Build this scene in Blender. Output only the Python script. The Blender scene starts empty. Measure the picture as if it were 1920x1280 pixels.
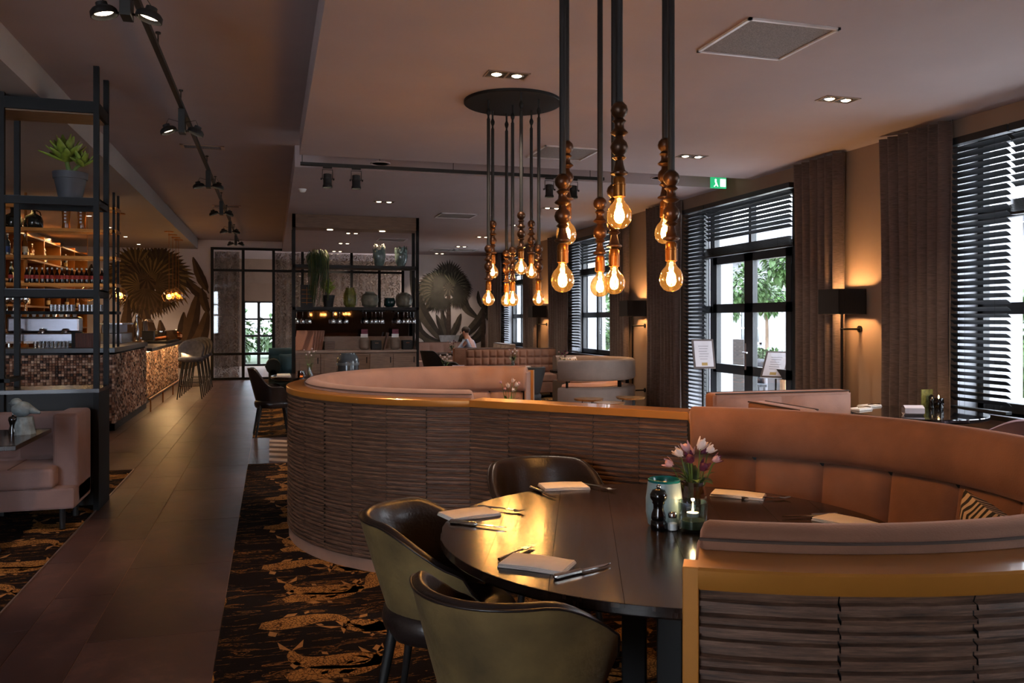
import bpy, math, random
from mathutils import Matrix, Vector
random.seed(7)
R = math.radians
pi, sin, cos = math.pi, math.sin, math.cos
SC = bpy.context.scene
COL = SC.collection

# ---------------------------------------------------------------- camera
F, CX, HY, HC = 1550.0, 960.0, 600.0, 1.5
TH = math.atan(450 / 1550)
CT, ST = cos(TH), sin(TH)
cd = bpy.data.cameras.new('camera')
cam = bpy.data.objects.new('camera', cd)
COL.objects.link(cam)
cam.location = (0, 0, HC)
cam.rotation_euler = (R(90), 0, -TH)
cd.sensor_fit = 'HORIZONTAL'
cd.sensor_width = 36.0
cd.lens = 36.0 * F / 1920
cd.shift_y = -40 / 1920
cd.clip_start = 0.05
cd.clip_end = 400
SC.camera = cam

# ---------------------------------------------------------------- world
SKY = 14.0
wd = bpy.data.worlds.new('world')
SC.world = wd
wd.use_nodes = True
nt = wd.node_tree
nt.nodes.clear()
wo = nt.nodes.new('ShaderNodeOutputWorld')
bg = nt.nodes.new('ShaderNodeBackground')
tc = nt.nodes.new('ShaderNodeTexCoord')
nz = nt.nodes.new('ShaderNodeTexNoise')
nz.inputs['Scale'].default_value = 2.5
nz.inputs['Detail'].default_value = 5
cr = nt.nodes.new('ShaderNodeValToRGB')
cr.color_ramp.elements[0].position = .3
cr.color_ramp.elements[0].color = (.58, .68, .85, 1)
cr.color_ramp.elements[1].position = .62
cr.color_ramp.elements[1].color = (.92, .95, 1, 1)
nt.links.new(tc.outputs['Generated'], nz.inputs['Vector'])
nt.links.new(nz.outputs['Fac'], cr.inputs['Fac'])
nt.links.new(cr.outputs['Color'], bg.inputs['Color'])
bg.inputs['Strength'].default_value = SKY
nt.links.new(bg.outputs['Background'], wo.inputs['Surface'])

SC.view_settings.view_transform = 'Standard'
SC.view_settings.look = 'None'
SC.view_settings.gamma = 1
SC.view_settings.use_curve_mapping = False
SC.view_settings.exposure = 0.5
cy = SC.cycles
cy.use_denoising = True
cy.max_bounces = 7
cy.diffuse_bounces = 3
cy.glossy_bounces = 4
cy.transmission_bounces = 6
cy.transparent_max_bounces = 16
cy.caustics_reflective = False
cy.caustics_refractive = False
cy.sample_clamp_indirect = 3.0
cy.sample_clamp_direct = 0.0

WARM = (1.0, .63, .32)
BULB_W, SCONCE_W, TRACK_W, DOWN_W = 4.9, 36.0, 85.0, 85.0
ORD = ('first', 'second', 'third', 'fourth', 'fifth', 'sixth', 'seventh')

# ---------------------------------------------------------------- where a point of the photograph lies, on a known plane
def cw(xc, zc, z=0.0):
    return Vector((xc * CT + zc * ST, zc * CT - xc * ST, z))
def at_z(px, py, z):
    zc = F * (HC - z) / (py - HY)
    return cw((px - CX) / F * zc, zc, z)
def at_y(px, py, Y):
    a = (px - CX) / F
    zc = Y / (CT - a * ST)
    return Vector((zc * (a * CT + ST), Y, HC - (py - HY) * zc / F))
def at_x(px, py, X):
    a = (px - CX) / F
    zc = X / (a * CT + ST)
    return Vector((X, zc * (CT - a * ST), HC - (py - HY) * zc / F))

# ---------------------------------------------------------------- mesh helper
class MB:
    def __init__(s):
        s.v, s.f, s.m = [], [], []
    def add(s, vs, fs, mi=0):
        b = len(s.v)
        s.v += [tuple(p) for p in vs]
        s.f += [tuple(b + i for i in q) for q in fs]
        s.m += [mi] * len(fs)
        return s
    def box(s, x0, x1, y0, y1, z0, z1, mi=0, M=None):
        vs = [Vector((x, y, z)) for z in (z0, z1) for y in (y0, y1) for x in (x0, x1)]
        if M is not None:
            vs = [M @ p for p in vs]
        return s.add(vs, [(0, 2, 3, 1), (4, 5, 7, 6), (0, 1, 5, 4), (2, 6, 7, 3), (0, 4, 6, 2), (1, 3, 7, 5)], mi)
    def cbox(s, cx, cy_, cz, sx, sy, sz, rz=0, rx=0, ry=0, mi=0):
        M = Matrix.Translation((cx, cy_, cz)) @ Matrix.Rotation(rz, 4, 'Z') @ Matrix.Rotation(ry, 4, 'Y') @ Matrix.Rotation(rx, 4, 'X')
        return s.box(-sx / 2, sx / 2, -sy / 2, sy / 2, -sz / 2, sz / 2, mi, M)
    def tube(s, pts, r, n=8, mi=0, caps=True):
        pts = [Vector(p) for p in pts]
        rs = r if isinstance(r, (list, tuple)) else [r] * len(pts)
        vs, fs = [], []
        u = None
        for i, p in enumerate(pts):
            t = (pts[min(i + 1, len(pts) - 1)] - pts[max(i - 1, 0)])
            t = t.normalized() if t.length > 1e-9 else Vector((0, 0, 1))
            if u is None:
                u = t.orthogonal().normalized()
            else:
                u = (u - t * u.dot(t))
                u = u.normalized() if u.length > 1e-6 else t.orthogonal().normalized()
            w = t.cross(u)
            for k in range(n):
                a = 2 * pi * (k + .5) / n
                vs.append(p + (u * cos(a) + w * sin(a)) * rs[i])
        for i in range(len(pts) - 1):
            for k in range(n):
                fs.append((i * n + k, i * n + (k + 1) % n, (i + 1) * n + (k + 1) % n, (i + 1) * n + k))
        if caps:
            fs.append(tuple(range(n))[::-1])
            fs.append(tuple((len(pts) - 1) * n + k for k in range(n)))
        return s.add(vs, fs, mi)
    def lathe(s, prof, n=16, c=(0, 0, 0), mi=0, M=None, sx=1, sy=1):
        vs, fs = [], []
        for (r, z) in prof:
            for k in range(n):
                a = 2 * pi * k / n
                p = Vector((r * cos(a) * sx, r * sin(a) * sy, z))
                vs.append((M @ p if M is not None else p) + Vector(c))
        for i in range(len(prof) - 1):
            for k in range(n):
                fs.append((i * n + k, i * n + (k + 1) % n, (i + 1) * n + (k + 1) % n, (i + 1) * n + k))
        if prof[0][0] > 1e-6:
            fs.append(tuple(range(n))[::-1])
        if prof[-1][0] > 1e-6:
            fs.append(tuple((len(prof) - 1) * n + k for k in range(n)))
        return s.add(vs, fs, mi)
    def ball(s, c, r, n=12, m=8, mi=0, jit=0):
        r3 = r if isinstance(r, (list, tuple)) else (r, r, r)
        vs, fs = [], []
        for i in range(m + 1):
            b = -pi / 2 + pi * i / m
            for k in range(n):
                a = 2 * pi * k / n
                j = 1 + (random.uniform(-jit, jit) if jit else 0)
                vs.append((c[0] + r3[0] * cos(b) * cos(a) * j, c[1] + r3[1] * cos(b) * sin(a) * j, c[2] + r3[2] * sin(b) * j))
        for i in range(m):
            for k in range(n):
                fs.append((i * n + k, i * n + (k + 1) % n, (i + 1) * n + (k + 1) % n, (i + 1) * n + k))
        return s.add(vs, fs, mi)
    def arc(s, a0, a1, prof, n=24, mi=0, c=(0, 0, 0)):
        """closed (r,z) outline swept about z from a0 to a1 degrees"""
        vs, fs, k = [], [], len(prof)
        for i in range(n + 1):
            a = R(a0 + (a1 - a0) * i / n)
            for (r, z) in prof:
                vs.append((c[0] + r * cos(a), c[1] + r * sin(a), c[2] + z))
        for i in range(n):
            for j in range(k):
                fs.append((i * k + j, (i + 1) * k + j, (i + 1) * k + (j + 1) % k, i * k + (j + 1) % k))
        fs.append(tuple(range(k)))
        fs.append(tuple(n * k + j for j in range(k))[::-1])
        return s.add(vs, fs, mi)
    def grid(s, fn, nu, nv, mi=0, closed_u=False):
        vs = [fn(i / nu, j / nv) for j in range(nv + 1) for i in range(nu + (0 if closed_u else 1))]
        w = nu if closed_u else nu + 1
        fs = []
        for j in range(nv):
            for i in range(nu):
                i2 = (i + 1) % w
                fs.append((j * w + i, j * w + i2, (j + 1) * w + i2, (j + 1) * w + i))
        return s.add(vs, fs, mi)
    def mesh(s, name, mats, smooth=None):
        me = bpy.data.meshes.new(name)
        me.from_pydata(s.v, [], s.f)
        for m in (mats if isinstance(mats, (list, tuple)) else [mats]):
            me.materials.append(m)
        if max(s.m, default=0) > 0:
            me.polygons.foreach_set('material_index', s.m)
        if smooth is not None:
            me.polygons.foreach_set('use_smooth', [True] * len(me.polygons))
            if smooth < 180:
                me.set_sharp_from_angle(angle=R(smooth))
        me.update()
        return me
    def build(s, name, mats, parent=None, smooth=None, loc=None, rz=None, solid=0, bevel=0, seg=2, sub=0):
        return place(name, s.mesh(name, mats, smooth), parent, loc, rz, solid, bevel, seg, sub)

def place(name, me, parent=None, loc=None, rz=None, solid=0, bevel=0, seg=2, sub=0):
    o = bpy.data.objects.new(name, me)
    COL.objects.link(o)
    if parent is not None:
        o.parent = parent
    if loc is not None:
        o.location = loc
    if rz is not None:
        o.rotation_euler = (0, 0, rz)
    if solid:
        md = o.modifiers.new('solid', 'SOLIDIFY')
        md.thickness = solid
        md.offset = 0
    if bevel:
        md = o.modifiers.new('bevel', 'BEVEL')
        md.width = bevel
        md.segments = seg
        md.limit_method = 'ANGLE'
    if sub:
        md = o.modifiers.new('sub', 'SUBSURF')
        md.levels = md.render_levels = sub
    return o

def tag(o, label=None, cat=None, group=None, kind=None):
    for k, v in (('label', label), ('category', cat), ('group', group), ('kind', kind)):
        if v:
            o[k] = v
    return o
def thing(name, label, cat, loc=(0, 0, 0), rz=0, group=None):
    o = place(name, None, None, loc, rz)
    o.empty_display_size = .1
    return tag(o, label, cat, group)
def struct(o):
    o['kind'] = 'structure'
    return o
def dup(root, loc, rz=None, label=None):
    def cp(o, par):
        c = o.copy()
        COL.objects.link(c)
        c.parent = par
        for ch in [x for x in KIDS.get(o.name, o.children)]:
            cp(ch, c)
        return c
    r = cp(root, None)
    r.location = loc
    if rz is not None:
        r.rotation_euler = (0, 0, rz)
    if label:
        r['label'] = label
    return r
KIDS = {}
def lamp(kind, parent, loc, power, col=WARM, size=.03, spot=60, blend=.6, aim=None, name='light'):
    ld = bpy.data.lights.new(name, kind)
    ld.energy = power
    ld.color = col
    if kind == 'AREA':
        ld.shape = 'RECTANGLE'
        ld.size, ld.size_y = size
    else:
        ld.shadow_soft_size = size
    if kind == 'SPOT':
        ld.spot_size = R(spot)
        ld.spot_blend = blend
    o = bpy.data.objects.new(name, ld)
    COL.objects.link(o)
    if parent is not None:
        o.parent = parent
    o.location = loc
    if aim is not None:
        o.rotation_euler = Vector(aim).to_track_quat('-Z', 'Y').to_euler()
    return o

# ---------------------------------------------------------------- materials
def srgb(r, g, b):
    return tuple(((c / 255 + .055) / 1.055) ** 2.4 if c > 10 else c / 255 / 12.92 for c in (r, g, b))
MATS = {}
def mat(name, col, rough=.5, metal=0, var=.12, vs=6, bump=0, bs=60, st=(1, 1, 1), coat=0, sheen=0, emit=0, spec=.5, det=4):
    if name in MATS:
        return MATS[name]
    m = bpy.data.materials.new(name)
    m.use_nodes = True
    t = m.node_tree
    b = t.nodes['Principled BSDF']
    c = srgb(*col)
    tc = t.nodes.new('ShaderNodeTexCoord')
    mp = t.nodes.new('ShaderNodeMapping')
    mp.inputs['Scale'].default_value = st
    t.links.new(tc.outputs['Object'], mp.inputs['Vector'])
    n = t.nodes.new('ShaderNodeTexNoise')
    n.inputs['Scale'].default_value = vs
    n.inputs['Detail'].default_value = det
    t.links.new(mp.outputs['Vector'], n.inputs['Vector'])
    r = t.nodes.new('ShaderNodeValToRGB')
    r.color_ramp.elements[0].position = .3
    r.color_ramp.elements[1].position = .7
    r.color_ramp.elements[0].color = tuple(max(0, x * (1 - var)) for x in c) + (1,)
    r.color_ramp.elements[1].color = tuple(min(1, x * (1 + var)) for x in c) + (1,)
    t.links.new(n.outputs['Fac'], r.inputs['Fac'])
    t.links.new(r.outputs['Color'], b.inputs['Base Color'])
    b.inputs['Roughness'].default_value = rough
    b.inputs['Metallic'].default_value = metal
    b.inputs['Specular IOR Level'].default_value = spec
    b.inputs['Coat Weight'].default_value = coat
    if sheen:
        b.inputs['Sheen Weight'].default_value = sheen
        b.inputs['Sheen Roughness'].default_value = .4
        b.inputs['Sheen Tint'].default_value = tuple(min(1, x * 1.5 + .1) for x in c) + (1,)
    if emit:
        t.links.new(r.outputs['Color'], b.inputs['Emission Color'])
        b.inputs['Emission Strength'].default_value = emit
    if bump:
        n2 = t.nodes.new('ShaderNodeTexNoise')
        n2.inputs['Scale'].default_value = bs
        n2.inputs['Detail'].default_value = 3
        t.links.new(mp.outputs['Vector'], n2.inputs['Vector'])
        bp = t.nodes.new('ShaderNodeBump')
        bp.inputs['Strength'].default_value = bump
        bp.inputs['Distance'].default_value = .01
        t.links.new(n2.outputs['Fac'], bp.inputs['Height'])
        t.links.new(bp.outputs['Normal'], b.inputs['Normal'])
    MATS[name] = m
    return m
def glassy(name, tint, refl=.12, rough=.02, edge=.75, glow=None):
    """thin clear glass: lets light through, mirrors more at a glancing angle"""
    if name in MATS:
        return MATS[name]
    m = bpy.data.materials.new(name)
    m.use_nodes = True
    t = m.node_tree
    t.nodes.clear()
    o = t.nodes.new('ShaderNodeOutputMaterial')
    mx = t.nodes.new('ShaderNodeMixShader')
    tr = t.nodes.new('ShaderNodeBsdfTransparent')
    gl = t.nodes.new('ShaderNodeBsdfGlossy')
    lw = t.nodes.new('ShaderNodeLayerWeight')
    ma = t.nodes.new('ShaderNodeMath')
    ma.operation = 'MULTIPLY_ADD'
    nz = t.nodes.new('ShaderNodeTexNoise')
    nz.inputs['Scale'].default_value = 30
    rp = t.nodes.new('ShaderNodeValToRGB')
    rp.color_ramp.elements[0].color = tuple(x * .94 for x in tint) + (1,)
    rp.color_ramp.elements[1].color = tuple(tint) + (1,)
    t.links.new(nz.outputs['Fac'], rp.inputs['Fac'])
    t.links.new(rp.outputs['Color'], tr.inputs['Color'])
    lw.inputs['Blend'].default_value = .35
    ma.inputs[1].default_value = edge
    ma.inputs[2].default_value = refl
    gl.inputs['Roughness'].default_value = rough
    gl.inputs['Color'].default_value = (.9, .9, .9, 1)
    t.links.new(lw.outputs['Facing'], ma.inputs[0])
    t.links.new(ma.outputs[0], mx.inputs['Fac'])
    t.links.new(tr.outputs[0], mx.inputs[1])
    t.links.new(gl.outputs[0], mx.inputs[2])
    if glow:
        em = t.nodes.new('ShaderNodeEmission')
        em.inputs['Color'].default_value = (*glow[:3], 1)
        em.inputs['Strength'].default_value = glow[3]
        ad = t.nodes.new('ShaderNodeAddShader')
        t.links.new(mx.outputs[0], ad.inputs[0])
        t.links.new(em.outputs[0], ad.inputs[1])
        t.links.new(ad.outputs[0], o.inputs['Surface'])
    else:
        t.links.new(mx.outputs[0], o.inputs['Surface'])
    MATS[name] = m
    return m
def emitter(name, col, strength):
    if name in MATS:
        return MATS[name]
    m = bpy.data.materials.new(name)
    m.use_nodes = True
    t = m.node_tree
    b = t.nodes['Principled BSDF']
    b.inputs['Base Color'].default_value = (*col, 1)
    b.inputs['Emission Color'].default_value = (*col, 1)
    b.inputs['Emission Strength'].default_value = strength
    MATS[name] = m
    return m
def node_mat(name, fn):
    m = bpy.data.materials.new(name)
    m.use_nodes = True
    t = m.node_tree
    def N(kind, **kw):
        nd = t.nodes.new('ShaderNode' + kind)
        for k, v in kw.items():
            if k.startswith('_'):
                setattr(nd, k[1:], v)
            else:
                nd.inputs[k.replace('__', ' ')].default_value = v
        return nd
    fn(t, N, t.nodes['Principled BSDF'], t.links.new)
    MATS[name] = m
    return m
def ramp(N, stops):
    r = N('ValToRGB')
    e = r.color_ramp.elements
    while len(e) < len(stops):
        e.new(.5)
    for x, (p, c) in zip(e, stops):
        x.position = p
        x.color = (*c, 1)
    return r

black = mat('black steel', (13, 13, 14), .55, 0, .1, spec=.25)
matte_black = mat('matte black', (18, 17, 17), .6)
ceil_m = mat('ceiling paint', (166, 152, 154), .85, var=.03, vs=2)
soffit_m = mat('soffit paint', (150, 140, 136), .8, var=.03, vs=2)
taupe = mat('taupe wall paint', (150, 126, 108), .85, var=.05, vs=3)
white_wall = mat('pale wallpaper', (214, 206, 206), .85, var=.03, vs=2)
white_m = mat('white paint', (230, 230, 230), .5, var=.02)
gold = mat('satin bronze', (178, 118, 48), .28, .35, .08, 5, coat=.2)
brass = mat('brass', (150, 92, 38), .35, .8, .15)
tan = mat('tan velvet', (128, 87, 66), .85, var=.2, vs=5, bump=.12, bs=180, sheen=1.0)
rose = mat('rose velvet', (142, 112, 101), .85, var=.12, vs=5, bump=.12, bs=180, sheen=.5)
greyv = mat('grey velvet', (140, 122, 112), .85, var=.12, vs=5, bump=.1, bs=180, sheen=.4)
olive = mat('olive velvet', (98, 80, 46), .75, var=.7, vs=4, bump=.25, bs=40, sheen=.35, det=8)
leather = mat('black leather', (38, 30, 28), .32, var=.3, vs=9, bump=.12, bs=90)
oak = mat('grey oak', (120, 98, 84), .55, var=.25, vs=7, st=(1, 1, 8), bump=.1, bs=60)
woodtop = mat('brown oak', (110, 78, 50), .5, var=.25, vs=6, st=(2, 12, 12))
linen = mat('white linen', (232, 222, 214), .9, var=.04, vs=30, bump=.1, bs=300)
steel = mat('cutlery steel', (190, 186, 180), .18, 1, .05)
chrome = mat('chrome', (210, 210, 212), .1, 1, .04)
clear = glassy('clear glass', (.93, .95, .95), .06)
pane_m = glassy('window glass', (.97, .985, .99), .02, edge=.3)
amber = glassy('amber glass', (1.0, .78, .42), .05)
bulb_glass = glassy('lit bulb glass', (1.0, .72, .36), .05, glow=(1.0, .42, .08, .16))
green_leaf = mat('green leaf', (84, 118, 40), .5, var=.35, vs=14)
dark_leaf = mat('dark leaf', (44, 66, 28), .55, var=.35, vs=10)
tree_leaf = mat('tree leaf', (50, 78, 32), .6, var=.4, vs=3)
stem_m = mat('stem', (86, 110, 50), .6)
filament_m = emitter('filament glow', (1.0, .62, .22), 60)
flame_m = emitter('flame', (1.0, .6, .2), 40)
lampface = emitter('lamp face', (1.0, .8, .55), 7)
# ================================================================ the room
XW, YB, HH, HL = 5.74, 21.9, 3.5, 3.25          # window wall, back wall, high ceiling, dropped ceiling
XL, YF = -6.2, -3.2
EDGE_R, EDGE_L = -.24, -1.33                    # carpet edges of the walkway
Y1 = 9.03                                       # end of front carpets

# ---- tiled floor, tile by tile
def _tile(t, N, b, L):
    tc = N('TexCoord')
    oi = N('ObjectInfo')
    n1 = N('TexNoise', Scale=1.6, Detail=6)
    n2 = N('TexNoise', Scale=9, Detail=8, Roughness=.7)
    mx = N('Math', _operation='MULTIPLY')
    L(tc.outputs['Object'], n1.inputs['Vector'])
    L(tc.outputs['Object'], n2.inputs['Vector'])
    L(n1.outputs['Fac'], mx.inputs[0])
    L(n2.outputs['Fac'], mx.inputs[1])
    r = ramp(N, [(.12, srgb(58, 39, 37)), (.25, srgb(76, 53, 49)), (.42, srgb(112, 82, 74))])
    L(mx.outputs[0], r.inputs['Fac'])
    hv = N('HueSaturation')
    mr = N('MapRange')
    mr.inputs['To Min'].default_value = .82
    mr.inputs['To Max'].default_value = 1.15
    L(oi.outputs['Random'], mr.inputs['Value'])
    L(mr.outputs[0], hv.inputs['Value'])
    L(r.outputs['Color'], hv.inputs['Color'])
    L(hv.outputs['Color'], b.inputs['Base Color'])
    rr = N('MapRange')
    rr.inputs['To Min'].default_value = .28
    rr.inputs['To Max'].default_value = .5
    L(n2.outputs['Fac'], rr.inputs['Value'])
    L(rr.outputs[0], b.inputs['Roughness'])
    bp = N('Bump', Strength=.12, Distance=.004)
    L(n2.outputs['Fac'], bp.inputs['Height'])
    L(bp.outputs['Normal'], b.inputs['Normal'])
tile_m = node_mat('floor tile stone', _tile)
grout = mat('pale grout', (168, 138, 116), .7)
fl = struct(MB().box(XL, XW, YF, 28.5, -.1, -.004).build('floor', grout))
W, LEN = .592, 1.19
tiles_me = {}
def tile_at(x0, x1, y0, y1):
    k = (round(x1 - x0, 3), round(y1 - y0, 3))
    if k not in tiles_me:
        g = .0023
        tiles_me[k] = MB().box(g, k[0] - g, g, k[1] - g, -.012, 0).mesh('tile', tile_m)
    place('tile', tiles_me[k], fl, (x0, y0, 0))
cols = [(-.832, -.24), (-1.128, -.832), (-1.33, -1.128)]
for ci, (x0, x1) in enumerate(cols):
    y = YF + .3 - ci * .47
    while y < YB:
        if y + LEN > 0.5:
            tile_at(x0, x1, y, y + LEN)
        y += LEN
x = -1.33
for ci in range(2):
    y = Y1 + .01
    while y < YB:
        tile_at(x - W, x, y, y + LEN * (.6 if (ci and y < Y1 + .1) else 1))
        y += LEN * (.6 if (ci and y < Y1 + .1) else 1)
    x -= W
x = -.24
for ci in range(6):
    for k in range(2):
        tile_at(x, x + W, Y1 + .01 + k * .985, Y1 + .995 + k * .985)
    x += W
# chevron inlay beside the walkway
chev_l = mat('pale chevron tile', (176, 152, 132), .5, var=.1)
chev_d = mat('dark chevron tile', (88, 66, 54), .5, var=.15)
inl = tag(place('tile_inlay', None, None, (-.03, Y1 + .02, .001)), 'inlay of pale and brown chevron floor tiles beside the curved partition', 'floor tiles')
ins = {}
for i in range(8):
    for j in range(9):
        k = (i % 2, (j + i // 2) % 2)
        if k not in ins:
            d = .06 if k[0] else -.06
            q = MB()
            q.add([(0, .06 - d, 0), (.2, .06 + d, 0), (.2, .24 + d, 0), (0, .24 - d, 0), (0, .06 - d, .006), (.2, .06 + d, .006), (.2, .24 + d, .006), (0, .24 - d, .006)],
                  [(4, 5, 6, 7), (0, 1, 5, 4), (1, 2, 6, 5), (2, 3, 7, 6), (3, 0, 4, 7)])
            ins[k] = q.mesh('tile', chev_d if k[1] else chev_l)
        if j * .18 < 1.7:
            place('tile', ins[k], inl, (i * .2, j * .18, 0))

# ---- koi carpet
def _carpet(t, N, b, L):
    tc = N('TexCoord')
    mp = N('Mapping')
    mp.inputs['Scale'].default_value = (2.2, 9, 1)
    wv = N('TexNoise', Scale=1.5, Detail=6, Roughness=.65, Distortion=1.6)
    L(tc.outputs['Object'], mp.inputs['Vector'])
    L(mp.outputs['Vector'], wv.inputs['Vector'])
    K, G_ = srgb(24, 17, 17), srgb(134, 90, 46)
    r = ramp(N, [(.50, K), (.56, K), (.567, G_), (.582, G_), (.589, K), (.655, K), (.665, G_), (.69, G_), (.70, K)])
    L(wv.outputs['Fac'], r.inputs['Fac'])
    L(r.outputs['Color'], b.inputs['Base Color'])
    b.inputs['Roughness'].default_value = .95
    b.inputs['Specular IOR Level'].default_value = .1
    f = N('TexNoise', Scale=220, Detail=2)
    L(tc.outputs['Object'], f.inputs['Vector'])
    bp = N('Bump', Strength=.6, Distance=.006)
    L(f.outputs['Fac'], bp.inputs['Height'])
    L(bp.outputs['Normal'], b.inputs['Normal'])
carpet_m = node_mat('koi carpet', _carpet)
def _koi(t, N, b, L):
    tc = N('TexCoord')
    v = N('TexVoronoi', Scale=62, _feature='DISTANCE_TO_EDGE')
    n = N('TexNoise', Scale=14, Detail=3)
    L(tc.outputs['Object'], v.inputs['Vector'])
    L(tc.outputs['Object'], n.inputs['Vector'])
    ad = N('Math', _operation='MULTIPLY_ADD')
    L(n.outputs['Fac'], ad.inputs[0])
    ad.inputs[1].default_value = .25
    L(v.outputs['Distance'], ad.inputs[2])
    r = ramp(N, [(.0, srgb(40, 26, 20)), (.16, srgb(70, 46, 26)), (.24, srgb(160, 112, 60)), (.6, srgb(176, 126, 70))])
    L(ad.outputs[0], r.inputs['Fac'])
    L(r.outputs['Color'], b.inputs['Base Color'])
    b.inputs['Roughness'].default_value = .95
    b.inputs['Specular IOR Level'].default_value = .1
koi_m = node_mat('koi gold yarn', _koi)
koi_p = mat('koi plain yarn', (158, 110, 56), .95, var=.2, vs=40)
def koi(q, x, y, ang, ln, w, bend, z, clip):
    pts, a = [], ang
    p = Vector((x, y))
    n = 12
    for i in range(n + 1):
        s = i / n
        pts.append((p.copy(), a))
        a = ang + bend * sin(s * pi * 1.35)
        p = p + Vector((cos(a), sin(a))) * ln / n
    def prof(s):
        return w * (min(1, (s / .1) ** .5) if s < .1 else 1 - .86 * ((s - .1) / .9) ** 1.25 + .22 * sin(pi * s)) * .5
    cl = lambda v: (min(max(v[0], clip[0]), clip[1]), min(max(v[1], clip[2]), clip[3]), z)
    vs, fs = [], []
    for i, (c, aa) in enumerate(pts):
        h = prof(i / n)
        nn = Vector((-sin(aa), cos(aa)))
        vs += [cl(c + nn * h), cl(c - nn * h)]
    fs = [(2 * i, 2 * i + 1, 2 * i + 3, 2 * i + 2) for i in range(n)]
    q.add(vs, fs, 0)
    c, aa = pts[-1]
    for sg in (-1, 1):
        d = aa + sg * .45
        e, e2 = Vector((cos(d), sin(d))), Vector((cos(d + sg * .5), sin(d + sg * .5)))
        q.add([cl(c), cl(c + e2 * ln * .12), cl(c + e * ln * .26), cl(c + e * ln * .13 - e2 * .0)], [(0, 1, 2, 3)], 1)
    for sg in (-1, 1):
        for s, fl_ in ((.22, .17), (.5, .1)):
            c, aa = pts[int(s * n)]
            o = c + Vector((-sin(aa), cos(aa))) * sg * (prof(s) + .012)
            d = aa + sg * .9
            e, f = Vector((cos(d), sin(d))), Vector((-sin(d), cos(d)))
            L_ = ln * fl_
            q.add([cl(o), cl(o + e * L_ * .5 + f * L_ * .28), cl(o + e * L_), cl(o + e * L_ * .6 - f * L_ * .28)], [(0, 1, 2, 3)], 1)
MOTIF = [(.42, .62, 2.2, .52, .16, .9), (.02, .55, .9, .50, .13, -1.1), (.72, .15, 2.9, .48, .15, .8), (.9, .78, -.7, .5, .15, 1.0), (.30, .12, .4, .42, .13, -1.3), (.62, .95, 3.6, .4, .13, .9)]
def carpet(label, x0, x1, y0, y1, ox=0.0):
    o = tag(MB().box(x0, x1, y0, y1, -.0035, 0).build('carpet', carpet_m), label, 'carpet')
    q = MB()
    i0, i1, j0, j1 = int(math.floor(x0 - 1)), int(x1) + 1, int(math.floor(y0 - 1)), int(y1) + 1
    for i in range(i0, i1):
        for j in range(j0, j1):
            for (mx, my, a, ln, w, bd) in MOTIF:
                X, Y = i + mx + ox, j + my + (.5 if i % 2 else 0)
                if x0 - .15 < X < x1 + .15 and y0 - .1 < Y < y1 + .1:
                    koi(q, X, Y, a, ln, w, bd, .0008, (x0, x1, y0, y1))
    tag(q.build('koi_pattern', [koi_m, koi_p], o), 'golden koi fish woven in the carpet', kind='stuff')
    return o
carpet('black carpet with golden koi fish under the round dining table', EDGE_R, XW - .02, -1.5, Y1, .05)
carpet('black koi carpet strip under the channel-tufted sofa', -4.2, EDGE_L, 1.0, Y1, .3)
carpet('dark koi carpet under the far tables beyond the tiled crossing', EDGE_R, XW - .02, Y1 + 2.0, YB - .3, .55)
edge_m = mat('steel edge trim', (170, 150, 140), .3, .8)
struct(MB().box(EDGE_L - .006, EDGE_L + .004, 1.0, Y1, 0, .008).build('trim_1', edge_m))

# ---- walls, ceilings
struct(MB().box(XL, XW, YF, 28.5, HH, HH + .2).build('ceiling', ceil_m))
struct(MB().box(.28, XW, YF, Y1, HL, HH).build('ceiling_panel', ceil_m))
struct(MB().box(.25, XW, 9.76, YB, HL, HH).build('ceiling_panel_far', ceil_m))
struct(MB().box(XL, -1.75, YF, 21.7, HL, HH).build('ceiling_soffit', soffit_m))
struct(MB().box(XL - .2, XL, YF, 28.5, -.1, HH).build('wall_left', taupe))
# unseen front wall; its window bay is added for daylight on near furniture
struct(MB().box(XL, XW + .4, YF - .2, YF, 3.1, HH).box(XL, XW + .4, YF - .2, YF, -.1, .35).box(XL, -5.4, YF - .2, YF, .35, 3.1).box(-2.75, XW + .4, YF - .2, YF, .35, 3.1).build('wall_front', taupe))
ff = MB()
for i in (0, 1, 2):
    x_ = -5.4 + 10.6 * i / 8
    ff.box(x_ - .04, x_ + .04, YF - .14, YF - .06, .35, 3.1)
for (xa, xb) in ((-5.4, -2.75),):
    ff.box(xa, xb, YF - .14, YF - .06, 2.3, 2.38).box(xa, xb, YF - .14, YF - .06, .35, .42).box(xa, xb, YF - .14, YF - .06, 3.03, 3.1)
added_win = struct(ff.build('window_6', mat('anthracite window frame', (34, 37, 40), .45)))
for i in (0, 1):
    x_ = -5.4 + 10.6 * i / 8
    for (u_, v_) in ((.42, 2.3), (2.38, 3.03)):
        MB().box(x_ + .04, x_ + 10.6 / 8 - .04, YF - .105, YF - .095, u_, v_).build('pane', pane_m, added_win)
gx0, gx1 = at_y(396, 600, YB).x, at_y(757, 600, YB).x
w = MB().box(XL, gx0, YB, YB + .2, -.1, HH).box(gx1, XW, YB, YB + .2, -.1, HH).box(gx0, gx1, YB, YB + .2, 3.32, HH)
struct(w.build('wall_back', white_wall))
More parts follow.
